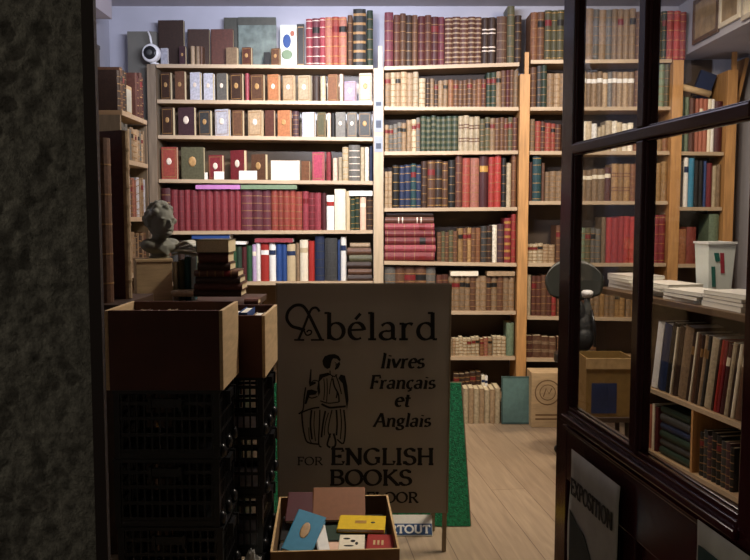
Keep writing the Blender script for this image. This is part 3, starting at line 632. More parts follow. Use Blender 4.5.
# blue and white plate behind the sign foot
pl = thing('enamel_plate', 'small blue and white plate reading PARTOUT on the floor behind the sign', 'plate', (at(375, 531, 3.70).x, 3.66, .004), (-.6, 0, 0))
x0 = at(371, 531, 3.70).x-pl.location.x; x1 = at(432, 531, 3.70).x-pl.location.x
zt_ = .098; zm = .056
zl = at(400, 531.5, 3.70).z; 
pb2 = MB().box(x0, x1, 0, .006, 0, zt_, 'new paper'); pb2.build('plate', pl)
mat('plate blue', '2c4a74', .5, .05)
MB().box(x0+.002, x1-.002, -.0015, 0, 0.004, zm+.0, 'plate blue').build('blue_band', pl)
mat('letter white', 'e8e8e4', .5, .02)
text('PARTOUT', x0+.008, x1-.01, .013, .034, m='letter white', y0=-.003, y1=-.0016, thick=.22, thin=.16).build('lettering', pl)
# ---------------------------------------------------------------- glazed door standing open on the right
DA = Vector((.511-.126*.06, 2.18, 0)); du = Vector((.125, -.992, 0)).normalized()
droot = thing('glazed_door', 'dark maroon half-glazed shop door standing open on the right', 'door', tuple(DA), (0, 0, math.atan2(du.y, du.x)))
tag(droot, kind=None)
# local x runs toward the camera, local y = into the shop's right; visible face at y<=0 ... flip so the visible face is y=0 and the thickness goes +y
def dxp(px, z=1.2):  # local x of a pixel column on the door face
    r = (px-375)/F; # (DA.x+du.x*s)=r*(DA.y+du.y*s)*k ; k~1
    return (r*(DA.y*cp+(CZ-z)*sp_)-DA.x)/(du.x-r*du.y*cp)
# (local +x = du, local +y = perpendicular: rotate du by +90deg)
# du=(.125,-.992) -> +y=(.992,.125): away from the visible face, good
TH = .032; s0, sL, sM0, sM1, sR, sE = dxp(558), dxp(580)-.078, dxp(631), dxp(652)-.064, dxp(741), dxp(741)+.11
ZT, ZB1, ZM1, ZM0, ZG, ZBOT = 2.42, 2.30, 1.688, 1.662, .985, .02
def dbox(x0, x1, z0, z1, y0=0, y1=TH, m='door paint'): return MB().box(x0, x1, y0, y1, z0, z1, m)
dbox(s0, sL, ZBOT, ZT).build('stile', droot, .004); dbox(sR, sE, ZBOT, ZT).build('stile', droot, .004)
dbox(sL, sR, ZB1, ZT).build('top_rail', droot, .003)
dbox(sL, sR, ZM0, ZM1, -.004, TH).build('glazing_bar', droot, .004)
for z0, z1 in ((ZM1, ZB1), (ZG, ZM0)):
    dbox(sM0, sM1, z0, z1, -.002, TH).build('glazing_bar', droot, .004)
dbox(sL, sR, .80, ZG).build('middle_rail', droot, .003)
dbox(sL, sR, ZBOT, .24).build('bottom_rail', droot, .003)
dbox(sM0-.01, sM1+.01, .24, .80).build('middle_stile', droot, .003)
for x0, x1 in ((sL, sM0-.01), (sM1+.01, sR)):
    pn = dbox(x0, x1, .24, .80, .012, TH-.008); pn.box(x0+.04, x1-.04, .006, .0115, .28, .76, 'door paint'); pn.build('door_panel', droot, .003)
for i, (x0, x1, z0, z1) in enumerate(((sL, sM0, ZG, ZM0), (sM1, sR, ZG, ZM0), (sL, sM0, ZM1, ZB1), (sM1, sR, ZM1, ZB1))):
    MB().box(x0+.001, x1-.001, .014, .017, z0+.001, z1-.001, 'window glass').build('glass_pane', droot)
    bd = MB(); bz = .012 if z0 < 1.2 else .004
    bd.box(x0, x1, .003, .0135, z0, z0+bz, 'door paint').box(x0, x1, .0175, .028, z0, z0+bz, 'door paint')
    bd.box(x0, x1, .003, .0135, z1-.004, z1, 'door paint').box(x0, x0+.004, .006, .0135, z0+bz, z1-.004, 'door paint').box(x1-.004, x1, .006, .0135, z0+bz, z1-.004, 'door paint')
    bd.build('glazing_bead', droot, .002)
MB().box(sL-.02, sR+.01, -.012, 0, ZG-.028, ZG-.012, 'door paint').box(sL-.02, sR+.01, -.006, 0, ZG-.05, ZG-.04, 'door paint').build('weather_moulding', droot, .003)
# posters taped to the lower part of the door
def sheet(x0, x1, z0, z1, m, y, nx=14, nz=14, amp=.006):
    mb = MB(); vs = []
    for j in range(nz+1):
        for i in range(nx+1):
            u, v = i/nx, j/nz
            yy = y-amp*(abs(math.sin(u*5+v*3))*.5+.5*abs(math.sin(v*7+u*2)))
            if v > .96 or v < .02: yy = y-.001
            vs.append((x0+(x1-x0)*u+.006*math.sin(v*9), yy, z0+(z1-z0)*v))
    fs = [(j*(nx+1)+i, j*(nx+1)+i+1, (j+1)*(nx+1)+i+1, (j+1)*(nx+1)+i) for j in range(nz) for i in range(nx)]
    return mb.add(vs, fs, m, True)
def solid(o, t=.0006):
    s_ = o.modifiers.new('thickness', 'SOLIDIFY'); s_.thickness = t; s_.offset = 0; return o
mat('poster paper', 'a09a8e', .7, .1, 20); mat('poster slate', '2c3430', .7, .2, 16); mat('poster teal', '12302c', .7, .25, 16); mat('poster ink', '141412', .6)
def door_world(x, y, z): return droot.matrix_basis @ Vector((x, y, z))
rotd = tuple(droot.rotation_euler)
po = thing('poster', 'creased pale exhibition poster taped low on the far half of the door', 'poster', tuple(DA+Vector((0, 0, 0))), rotd)
pa, pb_ = dxp(576, .7), dxp(625, .7)
solid(sheet(pa, pb_, .34, .905, 'poster paper', -.016).build('paper_sheet', po))
T_ = MB(); text('EXPOSITION', pa+.02, pb_-.02, .795, .04, m='poster ink', y0=-.0245, y1=-.0235, thick=.2, thin=.12, mb=T_); T_.build('lettering', po)
hl = MB(); hp = [(pa+.015,.36),(pb_-.015,.36),(pb_-.015,.56),(pb_-.07,.60),(pb_-.12,.66),(pa+.11,.72),(pa+.06,.73),(pa+.015,.75)]
k = len(hp); hl.add([(x,-.0240,z) for x, z in hp]+[(x,-.0228,z) for x, z in hp], [tuple(range(k)), tuple(range(2*k-1,k-1,-1))]+[(i,(i+1)%k,(i+1)%k+k,i+k) for i in range(k)], 'poster slate'); hl.build('hill_picture', po)
po2 = thing('poster', 'dark teal poster with a pale border on the near half of the door', 'poster', tuple(DA), rotd)
pa, pb_ = dxp(703, .8), dxp(757, .8)
solid(sheet(pa, pb_, .40, .955, 'poster paper', -.016).build('paper_sheet', po2))
MB().box(pa+.02, pb_-.03, -.0245, -.0232, .42, .915, 'poster teal').build('teal_picture', po2)
# ---------------------------------------------------------------- crates, boxes
def open_box(w_, d_, h, m, t=.012, split=None):
    """open-topped box on the origin, x 0..w, y 0..d"""
    mb = MB()
    mb.box(0, w_, 0, t, 0, h, m).box(0, w_, d_-t, d_, 0, h, m).box(0, t, t, d_-t, 0, h, m).box(w_-t, w_, t, d_-t, 0, h, m).box(t, w_-t, t, d_-t, 0, t, m)
    return mb
def wooden_box(label, x0, x1, y0, y1, z0, z1):
    r = thing('wooden_box', label, 'box', (x0, y0, z0), group='wooden book boxes on stacked crates')
    w_, d_, h, t = x1-x0, y1-y0, z1-z0, .012
    MB().box(t, w_-t, 0, t, 0, h, 'brown box').build('front_board', r, .002)
    MB().box(t, w_-t, d_-t, d_, 0, h, 'brown box').build('back_board', r, .002)
    MB().box(0, t-.0003, 0, d_, 0, h, 'box wood').build('end_board', r, .002)  # paler end boards carry the shop light in their colour
    MB().box(w_-t+.0003, w_, 0, d_, 0, h, 'box wood').build('end_board', r, .002)
    MB().box(t, w_-t, t, d_-t, 0, t, 'brown box').build('bottom_board', r)
    return r
wooden_box('wooden book box, shaded front and lit end in its colours, on the near crates', -.886, -.499, 2.60, 2.90, .93, 1.195)
wooden_box('second wooden book box, end coloured as lit, set behind the first beside the sign', -.80, -.406, 2.93, 3.30, .905, 1.138)
def crate(w_, d_, h):
    """slatted folding crate; three parts"""
    body = MB(); m = 'black plastic'; t = .012
    for x in (0, w_-.02):
        for y in (0, d_-.02): body.box(x, x+.02, y, y+.02, 0, h-.012, m)
    body.box(.02, w_-.02, .02, d_-.02, .006, .012, m)
    def wall(T, L_):
        for z in (.02, .075, .13, .18):
            if z < h-.03: body.box(.02, L_-.02, .004, .010, z, z+.012, m, T)
        k = int(L_/.024)
        for i in range(1, k): body.box(i*L_/k-.003, i*L_/k+.003, .003, .0085, .02, h-.012, m, T)
        body.box(.02, L_-.02, .002, .012, 0, .02, m, T)
    wall(Matrix.Identity(4), w_); wall(Matrix.Translation((0, d_-.013, 0)), w_)
    Rt = Matrix.Rotation(math.pi/2, 4, 'Z')
    wall(Matrix.Translation((.013, 0, 0)) @ Rt, d_); wall(Matrix.Translation((w_, 0, 0)) @ Rt, d_)
    rim = MB(); z0, z1 = h-.0118, h
    rim.box(-.003, w_+.003, -.003, .016, z0, z1, m).box(-.003, w_+.003, d_-.016, d_+.003, z0, z1, m).box(-.003, .016, .016, d_-.016, z0, z1, m).box(w_-.016, w_+.003, .016, d_-.016, z0, z1, m)
    hd = []
    for T in (Matrix.Translation((w_+.0035, d_/2, h-.055)), Matrix.Translation((w_/2, -.0035, h-.055)) @ Matrix.Rotation(-math.pi/2, 4, 'Z')):
        q = MB(); q.box(0, .012, -.05, .05, 0, .028, m, T); q.box(.0, .018, -.055, -.045, -.012, .034, m, T); q.box(0, .018, .045, .055, -.012, .034, m, T); hd.append(q)
    tabs = [MB().ball((w_+.004, y, .02), (.014, .02, .024), m) for y in (.03, d_-.03, d_*.5)]
    return body, rim, hd, tabs
def place_crates(x0, x1, y0, y1, zs, labels, grp, jit):
    w_, d_ = x1-x0, y1-y0; src = None
    h = (zs[1]-zs[0])-.0006
    body, rim, hd, tabs = crate(w_, d_, h)
    kids = None
    for i, lb in enumerate(labels):
        r = thing('plastic_crate', lb, 'crate', (x0+jit[i], y0, zs[0]+i*(zs[1]-zs[0])+.0004), (0, 0, 0), grp)
        if kids is None:
            kids = [body.build('basket', r), rim.build('rim', r), hd[0].build('handle', r), hd[1].build('handle', r), *[q.build('stacking_tab', r) for q in tabs]]
        else:
            for q in kids:
                c_ = q.copy(); COL.objects.link(c_); c_.parent = r
place_crates(-.865, -.515, 2.605, 2.885, (.0, .2325), ['black plastic crate on the floor at the base of the near stack', 'black plastic crate, second from the floor in the near stack', 'black plastic crate, third from the floor in the near stack', 'black plastic crate directly under the nearer wooden box'], 'black crates in the near stack', (0, .004, -.004, 0))
place_crates(-.76, -.42, 2.95, 3.28, (.0, .226), ['black plastic crate on the floor at the base of the stack beside the sign', 'black plastic crate, second from the floor in the stack beside the sign', 'black plastic crate, third from the floor in the stack beside the sign', 'black plastic crate directly under the second wooden box, beside the sign'], 'black crates in the stack beside the sign', (0, -.005, .004, 0))
# contents of the two wooden boxes
def loose(name_row, label, c, wd, ht, t, loc, rot, cl=True, med=None, name='book'):
    parts = face_book(wd, ht, t, (cloth if cl else leather)(c), med, 'new paper' if cl else 'page paper', border=False)
    reg(c, name_row, parts, loc, rot, 999, 0, fixed=label)
for i, (c_, hh) in enumerate((('cream', .243), ('brown', .25), ('ivory', .246), ('dark brown', .244), ('tan', .25), ('maroon', .245), ('grey', .247), ('brown', .242), ('cream', .244), ('olive', .246))):
    lb = 'box row %s' % c_
    parts = spine_book(.029, hh-.02, .2, leather(c_), 'plain')
    pos = ('first', 'second', 'third', 'fourth', 'fifth', 'sixth', 'seventh', 'eighth', 'ninth', 'tenth')[i]
    reg(c_, 'box1', parts, (-.848+i*.0325, 2.64, .9435), (0, 0, 0), 500-i, i, fixed='%s book standing in the nearer wooden box, %s from the left' % (c_, pos))
for i, (c_, hh, lb) in enumerate((('sky blue', .245, 'pale blue paperback sticking up in the second wooden box'), ('navy', .235, 'navy paperback beside the pale blue one in the second wooden box'), ('white', .228, 'white paperback in the middle of the second wooden box'), ('blue', .24, 'bright blue paperback near the lit end of the second wooden box'), ('tan', .22, 'tan book at the lit end of the second wooden box'))):
    parts = spine_book(.034, hh-.014, .2, cloth(c_), 'plain', page='new paper')
    reg(c_, 'box2', parts, (-.62+i*.042, 2.96, .918), (0, 0, 0), 600, i, fixed=lb)
# ---------------------------------------------------------------- the low cardboard box of paperbacks
bt = math.radians(3.5)
cb = thing('cardboard_box', 'open cardboard box of bargain books at the foot of the sign', 'box', (-.375, 2.785, .001), (0, 0, bt))
BW, BD, BH = .465, .565, .298
ob = open_box(BW, BD, BH, 'cardboard', .006)
ob.build('carton', cb)
mat('cut edge', 'c0a070', .8); ed = MB()
ed.box(-.001, BW+.001, -.001, .007, BH, BH+.003, 'cut edge').box(-.001, BW+.001, BD-.007, BD+.001, BH, BH+.003, 'cut edge').box(-.001, .007, .007, BD-.007, BH, BH+.003, 'cut edge').box(BW-.007, BW+.001, .007, BD-.007, BH, BH+.003, 'cut edge').build('rim', cb)
def inbox(lx, ly, z): 
    v = Matrix.Rotation(bt, 4, 'Z') @ Vector((lx, ly, 0)); return (cb.location.x+v.x, cb.location.y+v.y, cb.location.z+z)
# underlayer of books, then the ones showing on top (x, y, z, width, height(length), thickness, colour, tilt)
def flatbook(lx, ly, z, w_, h, t, c, label, rx=-90, rz=0, deco=None):
    parts = face_book(w_, h, t, cloth(c), None, 'new paper')
    if deco: parts += deco(w_, h)
    reg(c, 'low box', parts, inbox(lx, ly, z), Euler((math.radians(rx), math.radians(rz[1]) if isinstance(rz, tuple) else 0, bt+math.radians((rz[0] if isinstance(rz, tuple) else rz)))), 900, 0, fixed=label)
def deco_blue(w_, h):
    a_ = MB().ball((0, -.0006, h*.55), (w_*.16, .0012, h*.2), 'medallion gilt', 10, 6); return [('cover_picture', a_)]
def deco_yellow(w_, h):
    a_ = MB(); a_.box(-w_*.14, w_*.1, -.001, .0005, h*.42, h*.62, 'gilding').ball((w_*.24, -.0004, h*.5), (w_*.05, .001, h*.06), 'sign ink', 8, 5); return [('cover_picture', a_)]
def deco_white(w_, h):
    a_ = MB()
    for (x, z, rx_, rz_) in ((-.2, .75, .14, .06), (.05, .6, .1, .08), (-.1, .3, .2, .05), (.2, .45, .06, .1)):
        a_.ball((x*w_, -.0004, z*h), (rx_*w_, .001, rz_*h), 'sign ink', 8, 5)
    return [('cover_picture', a_)]
def deco_red(w_, h):
    a_ = MB()
    for x in (-.25, -.1, .05): a_.box(x*w_, (x+.08)*w_, -.001, .0005, h*.3, h*.6, 'cut edge')
    return [('cover_picture', a_)]
# rx=-90: cover (local -y) faces up, height runs along +y
flatbook(.115, .02, .215, .20, .26, .12, 'dark grey', 'thick dark grey volume under the blue book in the cardboard box')
flatbook(.340, .02, .225, .22, .26, .13, 'maroon', 'thick maroon volume under the yellow and red books in the cardboard box')
flatbook(.23, .29, .225, .43, .25, .14, 'black', 'black album lying at the back of the cardboard box')
flatbook(.085, .12, .245, .115, .185, .03, 'sky blue', 'bright blue paperback lying tilted on the left of the cardboard box', -58, (-14, 14), deco_blue)
flatbook(.192, .11, .250, .045, .15, .02, 'white', 'slim white booklet beside the blue paperback in the cardboard box', -72, (8, 0))
flatbook(.225, .22, .2475, .07, .14, .02, 'dark green', 'small dark green book in the middle of the cardboard box', -88, (4, 0))
flatbook(.335, .275, .2665, .19, .125, .016, 'yellow', 'yellow paperback lying across the middle of the cardboard box', -86, (-7, 0), deco_yellow)
flatbook(.292, .12, .2465, .10, .14, .014, 'ivory', 'white paperback with black marks in front of the yellow one', -88, (-4, 0), deco_white)
flatbook(.400, .125, .2450, .105, .135, .014, 'red', 'red paperback with pale lettering in the right corner of the cardboard box', -88, (-6, 0), deco_red)
flatbook(.222, .115, .2430, .05, .09, .012, 'pink cream', 'small pink booklet at the front of the cardboard box', -88, 0)
flatbook(.250, .39, .262, .22, .16, .02, 'orange brown', 'brown illustrated book propped against the back of the cardboard box', -55, (-2, 0))
flatbook(.085, .39, .262, .11, .15, .02, 'maroon', 'small dark red book in the back left corner of the cardboard box', -60, (-4, 0))
# white crumpled plastic bag on the floor-level crates
def crumple(mb, c, r, m, seed):
    q = random.Random(seed); k0 = len(mb.v); mb.ball(c, r, m, 20, 14)
    for i in range(k0, len(mb.v)):
        v = Vector(mb.v[i]); dd = v-Vector(c); f = 1+.28*math.sin(dd.x*120+seed)*math.sin(dd.z*150)+q.uniform(-.13, .13)
        mb.v[i] = tuple(Vector(c)+dd*f)
    for i in range(len(mb.sm)): mb.sm[i] = False
    return mb
wb = thing('plastic_bag', 'crumpled white plastic bag on the floor between the crates and the cardboard box', 'bag', (-.45, 2.84, .001))
mat('white film', 'c8c8c4', .35, .05)
crumple(MB(), (0, 0, .145), (.045, .045, .115), 'white film', 5).build('bag_body', wb)
# ---------------------------------------------------------------- table with bust, folios and stacks (left)
TZ = 1.105
tb = thing('side_cabinet', 'dark wooden cabinet behind the crates carrying the bust and book stacks', 'cabinet', (-1.42, 3.42, 0))
TW, TD = .86, .69
MB().box(0, TW, 0, TD, TZ-.03, TZ, 'table wood').build('top_board', tb, .003)
MB().box(.02, TW-.02, .02, TD-.02, .06, TZ-.0305, 'table wood').build('carcass', tb)
MB().box(.04, TW-.04, .04, TD-.04, 0, .0595, 'table wood').build('plinth', tb)
for i in range(2):
    x0 = .03+i*(TW-.06)/2
    dr = MB().box(x0+.004, x0+(TW-.06)/2-.004, .002, .0195, .1, TZ-.06, 'table wood').build('door', tb, .003)
    MB().ball((x0+((TW-.06)/2-.04 if i == 0 else .04), -.008, .6), .012, 'gilding').build('knob', dr)
# folio volumes standing near the left door frame
FB = -1.16
fo = thing('floor_stand', 'narrow dark wooden stand under the tall folio volumes', 'stand', (-1.30, 2.82, 0))
MB().box(0, .40, 0, .42, 1.16, 1.19, 'table wood').build('top_board', fo, .003)
for x in (0, .365):
    for y in (0, .385): MB().box(x, x+.035, y, y+.035, 0, 1.1595, 'table wood').build('leg', fo, .003)
def folio(label, c, corner, w_, ytop, deco, d, sty):
    th_ = math.radians(65); z0 = 1.1905; h = at(110, ytop, corner[1]).z-z0
    reg(c, 'folios', spine_book(w_, h, d, leather(c), sty, deco, 'page paper', R), (corner[0]+w_/2*math.cos(th_), corner[1]+w_/2*math.sin(th_), z0), (0, 0, th_), 2000, corner[1], fixed=label)
folio('tall brown folio, its raised-band spine nearest the door frame', 'brown', (-.968, 2.855), .058, 137, 'worn gilding', .28, 'bands')
folio('very tall dark red-brown folio with a ribbed tan spine edge, behind the brown folio', 'maroon', (-.935, 3.01), .036, 130, leather('pale tan'), .28, 'tan spine')
# pale box carrying the bust
bxp = at(136, 298, 3.62); bxq = at(171, 298, 3.62); hz = at(150, 259, 3.62).z
pbx = thing('storage_box', 'plain tan box under the plaster bust', 'box', (bxp.x+.01, 3.60, TZ+.0005), (0, 0, .38))
MB().box(0, bxq.x-bxp.x, 0, .14, 0, hz-TZ-.016, 'box wood').build('carton', pbx, .002)
MB().box(-.003, bxq.x-bxp.x+.003, -.003, .143, hz-TZ-.0155, hz-TZ-.001, 'box wood').build('lid', pbx, .002)
def remesh(mb, name, parent, vs=.004, sub=0):
    o = mb.build(name, parent); r = o.modifiers.new('merge', 'REMESH'); r.mode = 'VOXEL'; r.voxel_size = vs; r.use_smooth_shade = True
    s_ = o.modifiers.new('soften', 'SMOOTH'); s_.iterations = 3; s_.factor = .5; return o
bu = thing('bust', 'grey plaster bust of a curly-haired man on the tan box', 'bust', ((bxp.x+bxq.x)/2+.012, 3.70, hz+.0005), (0, 0, math.radians(48)))
s = MB(); m = 'plaster bust'; k = 1.42; hz0 = .152
s.lathe([(.05,0),(.052,.006),(.04,.014),(.036,.024)], m, 20)
s.ball((0,0,.055), (.092,.052,.038), m); s.ball((-.055,-.005,.062), (.045,.042,.03), m); s.ball((.055,-.005,.062), (.045,.042,.03), m)
s.ball((.02,-.03,.05), (.06,.03,.028), m)
s.tube([(0,.006,.06),(0,.002,.09),(0,-.008,.13)], [.045,.036,.036], m)
def hb(x, y, z, rx, ry, rz, g=18, r=12): s.ball((x*k, y*k-.008, (z-.19)*k+.172), (rx*k, ry*k, rz*k), m, g, r)
hb(0,0,.19,.042,.050,.055); hb(0,-.022,.168,.03,.032,.035); hb(0,-.052,.181,.0065,.011,.014); hb(0,-.050,.162,.013,.007,.004); hb(0,-.046,.148,.013,.011,.009)
for sx in (-1, 1): hb(sx*.017,-.043,.197,.012,.007,.004); hb(sx*.043,.004,.183,.006,.012,.016); hb(sx*.017,-.044,.188,.006,.004,.004)
q = random.Random(4)
for i in range(60):
    a_ = q.uniform(0, 2*math.pi); e_ = q.uniform(-.3, 1.5)
    v = Vector((math.cos(a_)*math.cos(e_)*.043, math.sin(a_)*math.cos(e_)*.050+.004, math.sin(e_)*.052+.195))
    if v.y < -.028 and v.z < .225: continue
    hb(v.x, v.y, v.z, .011, .011, .011, 8, 6)
for i in range(5): s.tube([(-.08+i*.012,-.03-.004*i,.075-.008*i),(0,-.055,.055-.01*i),(.085-.006*i,-.02,.07-.006*i)], .006, m, 6)
remesh(s, 'bust_body', bu)
# stacks on the table: (x0,x1,ybot,ytop,colour,label)
def flatpile(items, Y, rowname, depth=.17):
    for (x0, x1, yb, yt, c, label, kind) in items:
        A = at(x0, (yb+yt)/2, Y).x; B = at(x1, (yb+yt)/2, Y).x; z0 = at(x0, yb, Y).z; z1 = at(x0, yt, Y).z
        if kind == 'fore':   # fore-edge toward the room: page block shows
            parts = face_book(B-A, .19, z1-z0-.001, leather(c), None)
            reg(c, rowname, parts, ((A+B)/2, Y, z1-.0005), (-math.pi/2, 0, 0), 1500, x0, fixed=label)
        else:
            parts = spine_book(z1-z0-.001, B-A, depth, leather(c), kind, 'worn gilding', 'page paper', R)
            reg(c, rowname, parts, (A, Y, (z0+z1)/2), (0, math.pi/2, 0), 1500, x0, fixed=label)
flatpile([(193,241,297,290.5,'dark brown','dark brown album at the very bottom of the tall stack beside the bust','plain'),
 (194,242,290.5,283.5,'reddish brown','reddish brown volume second from the bottom of the stack beside the bust','plain'),
 (195,240,283.5,277,'dark brown','dark brown volume third from the bottom of the stack beside the bust','plain'),
 (194,238,277,270.5,'brown','brown banded volume in the middle of the stack beside the bust','bands'),
 (197,230,270.5,263,'dark brown','dark brown book third from the top of the stack beside the bust','plain'),
 (198,228,263,253,'reddish brown','reddish brown thick book second from the top of the stack beside the bust','plain'),
 (196,229,253,239.5,'olive','thick olive book with pale page edges topping the stack beside the bust','fore')], 3.62, 'table stack')
# fix base of the pile on the table: handled by TZ (298 px) ; loose upright and small books between bust and stack
for (x0, x1, yt, c, lb) in ((172.5,177,262,'ivory','ivory paperback standing upright against the box under the bust'),(178,184,260,'olive','olive book standing between the tan box and the stack'),(184.5,191,257,'teal','teal book with white edges standing left of the tall stack')):
    A = at(x0, 280, 3.72).x; B = at(x1, 280, 3.72).x; h = at(x0, yt, 3.72).z-TZ-.001
    reg(c, 'table', spine_book(B-A-.001, h, .13, cloth(c), 'plain', page='new paper'), ((A+B)/2, 3.72, TZ+.0006), (0, 0, 0), 900, x0, fixed=lb)
flatpile([(171,193,297,291,'pale tan','pale tan small book lying at the foot of the tall stack, left','plain'),(244,258,298,292.5,'reddish brown','small reddish book lying right of the tall stack','plain')], 3.60, 'table small', .1)
BOOKS[-1]['loc'] = (BOOKS[-1]['loc'][0], 3.60, TZ+.012)
# curled magazines lying on the upright books beside the bust
mat('magazine grey', '8c8c80', .45, .15, 20); mat('magazine pale', 'b4b2a4', .45, .12, 20)
for i, (z, dx, rz, m_, lb) in enumerate(((0, 0, .1, 'magazine grey', 'grey curled magazine, lowest of the pile beside the bust'), (.014, .01, -.12, 'magazine pale', 'pale curled magazine in the middle of the pile beside the bust'), (.030, -.008, .22, 'magazine grey', 'grey magazine with a white edge, topmost beside the bust'), (.046, .002, -.05, 'magazine pale', 'small pale magazine crowning the pile beside the bust'))):
    zb = at(182, 257, 3.72).z+.004+z; xa = at(173, 250, 3.72).x+dx; wd = (.17, .165, .13, .1)[i]
    mg = thing('magazine', lb, 'magazine', (xa, 3.70, zb), (0, 0, rz), 'curled magazines beside the bust')
    mb = MB(); nx = 12; th = .009
    for l_ in range(2):
        pass
    vs = []; 
    for j in range(2):
        for ii in range(nx+1):
            u = ii/nx; zz = .012*math.sin(u*3.1)*(1 if i % 2 else .6)+.006*math.sin(u*8+i)
            for k2 in range(2): vs.append((u*wd, .13*j, zz+th*k2))
    fs = []
    W2 = (nx+1)*2
    for ii in range(nx):
        p0 = ii*2; fs += [(p0+1, p0+3, W2+p0+3, W2+p0+1), (p0, W2+p0, W2+p0+2, p0+2), (p0, p0+2, p0+3, p0+1), (W2+p0, W2+p0+1, W2+p0+3, W2+p0+2)]
    fs += [(0, 1, W2+1, W2), (nx*2, W2+nx*2, W2+nx*2+1, nx*2+1)]
    mb.add(vs, fs, m_, True); mb.build('pages', mg)
    cv = MB(); cv.add([(x, y, z_+.0006 if True else 0) for (x, y, z_) in vs if True][1::2], [(ii, ii+1, nx+1+ii+1, nx+1+ii) for ii in range(nx)], 'new paper' if i == 2 else m_, True)
    solid(cv.build('cover', mg), .0008)
# ---------------------------------------------------------------- bookcase on the left wall
lb_ = thing('bookcase', 'open bookcase along the left wall with a pale wooden top shelf', 'bookcase', (-1.84, 4.13, 0))
for z in (2.045, 1.80, 1.50, 1.2, .9, .6, .3):
    o = MB().box(0, .54, .02, .47, z-.024, z, 'pine shelf wood').build('shelf', lb_, .002)
    MB().box(.5405, .546, .02, .47, z-.024, z, 'shelf edge').build('edge_strip', o)
MB().box(0, .54, 0, .0195, 0, 2.02, 'post dark wood').build('side_panel', lb_); MB().box(0, .54, .4705, .49, 0, 2.02, 'post dark wood').build('side_panel', lb_)
# books on it, spines to +x (toward the room)
def lrow(z, y0, y1, h, cols, grp):
    y = y0
    i = 0
    while y < y1-.02:
        t = R.uniform(.022, .045); t = min(t, y1-y); c = R.choice(cols)
        hh = h*R.uniform(.85, 1)
        parts = spine_book(t-.001, hh, .17, leather(c, R.choice((0, 1, 2))), R.choice(('bands', 'plain', 'gilt')), 'worn gilding', 'page paper', R)
        reg(c+' '+'standing', grp, parts, (-1.31, y+t/2, z+.0006), (0, 0, math.pi/2), (60 if grp.startswith('top') else 12), y)
        y += t; i += 1
lrow(2.045, 4.16, 4.30, .24, ['dark brown', 'brown'], 'top of left wall bookcase'); lrow(2.045, 4.46, 4.60, .26, ['maroon', 'reddish brown', 'tan'], 'top of left wall bookcase')
lrow(1.80, 4.16, 4.60, .19, ['grey', 'tan', 'silver', 'pale tan'], 'second shelf of left wall bookcase')
lrow(1.50, 4.16, 4.60, .22, ['tan', 'salmon', 'silver', 'brown'], 'third shelf of left wall bookcase')
lrow(1.2, 4.16, 4.60, .22, ['tan', 'brown', 'dark brown'], 'fourth shelf of left wall bookcase')
pf = thing('framed_picture', 'small gilt-framed picture on top of the left wall bookcase', 'picture', (-1.33, 4.31, 2.0456), (0, 0, math.pi/2))
MB().box(0, .13, 0, .012, 0, .16, 'box wood').build('frame', pf, .003); MB().box(.015, .115, -.002, -.0002, .02, .14, 'magazine pale').build('picture', pf)
# tall pale cupboard side and dark box above left shelf
cbx = thing('storage_box', 'black box standing high on the left wall bookcase', 'box', (-1.72, 4.2, 2.30), (0, 0, 0))
MB().box(0, .2, 0, .3, -.254, .12, 'black plastic').build('carton', cbx); MB().box(-.003, .203, -.003, .303, .1205, .14, 'black plastic').build('lid', cbx)
# ---------------------------------------------------------------- security camera on the bookcase post
p = at(148, 63, 5.78)
se = thing('security_camera', 'white round security camera with a black face above the left bookcase post', 'camera', (at(154, 63, 5.84).x, 5.86, zt(64, 5.83)+.001), (0, 0, math.radians(-8)))
MB().lathe([(.032,0),(.034,.004),(.03,.01),(.01,.016),(.009,.045)], 'white plastic', 18).build('base', se)
hd = MB(); Ty = Matrix.Translation((-.012, -.02, .075)) @ Matrix.Rotation(math.pi/2, 4, 'X')
hd.lathe([(.052,-.035),(.062,-.02),(.066,0),(.066,.02),(.060,.03),(.052,.032)], 'white plastic', 24, Ty).build('housing', se)
MB().lathe([(.046,.0325),(.047,.036),(.03,.038),(.002,.038)], 'black plastic', 24, Ty).build('face_plate', se)
MB().lathe([(.02,.0385),(.02,.046),(.012,.049),(.002,.049)], 'grey plastic', 18, Ty).build('lens', se)
MB().tube([(-.02,0,.14),(-.03,0,.2),(-.045,0,.235)], [.008,.007,.006], 'white plastic').build('antenna', se)
mat('notice', '8c94a2', .6, .1, 20); mat('notice dark', '3c4454', .6, .2, 30)
for i, (y0, y1, lb) in enumerate(((97,108,'small blue-grey notice, uppermost on the pale post between bookcases'),(111,132,'blue-grey notice, tallest of three on the pale post between bookcases'),(136,152,'blue-grey notice, lowest of three on the pale post between bookcases'))):
    a_ = at(374.3, y1, 5.828); b_ = at(382.8, y0, 5.828)
    nn = thing('notice_card', lb, 'notice', (a_.x, 5.8275, a_.z), (0, 0, 0), 'notices on the post')
    MB().box(0, b_.x-a_.x, 0, .002, 0, b_.z-a_.z, 'notice').build('card', nn)
    MB().box(.012, b_.x-a_.x-.012, -.001, -.0001, (b_.z-a_.z)*.2, (b_.z-a_.z)*.55, 'notice dark').build('printed_mark', nn)
# price cards on the fourth shelf
for i, (x0, x1, y0, y1, lb) in enumerate(((204.5,207.5,167,174,'tiny white card right of the olive medallion book'),(214,224,171,179,'small white card in front of the crimson book'),(239,257,171,180,'wide white card in front of the crimson open-standing book'))):
    a_ = at(x0, y1, 5.862); b_ = at(x1, y0, 5.862); zb = zshelf(LS[3], x0, *L)+.0008
    tag(MB().box(0, b_.x-a_.x, 0, .0012, 0, b_.z-a_.z, 'new paper', Matrix.Rotation(-.1, 4, 'X')).build('price_card'), lb, 'card', 'price cards on the fourth shelf').location = (a_.x, 5.8605, zb)
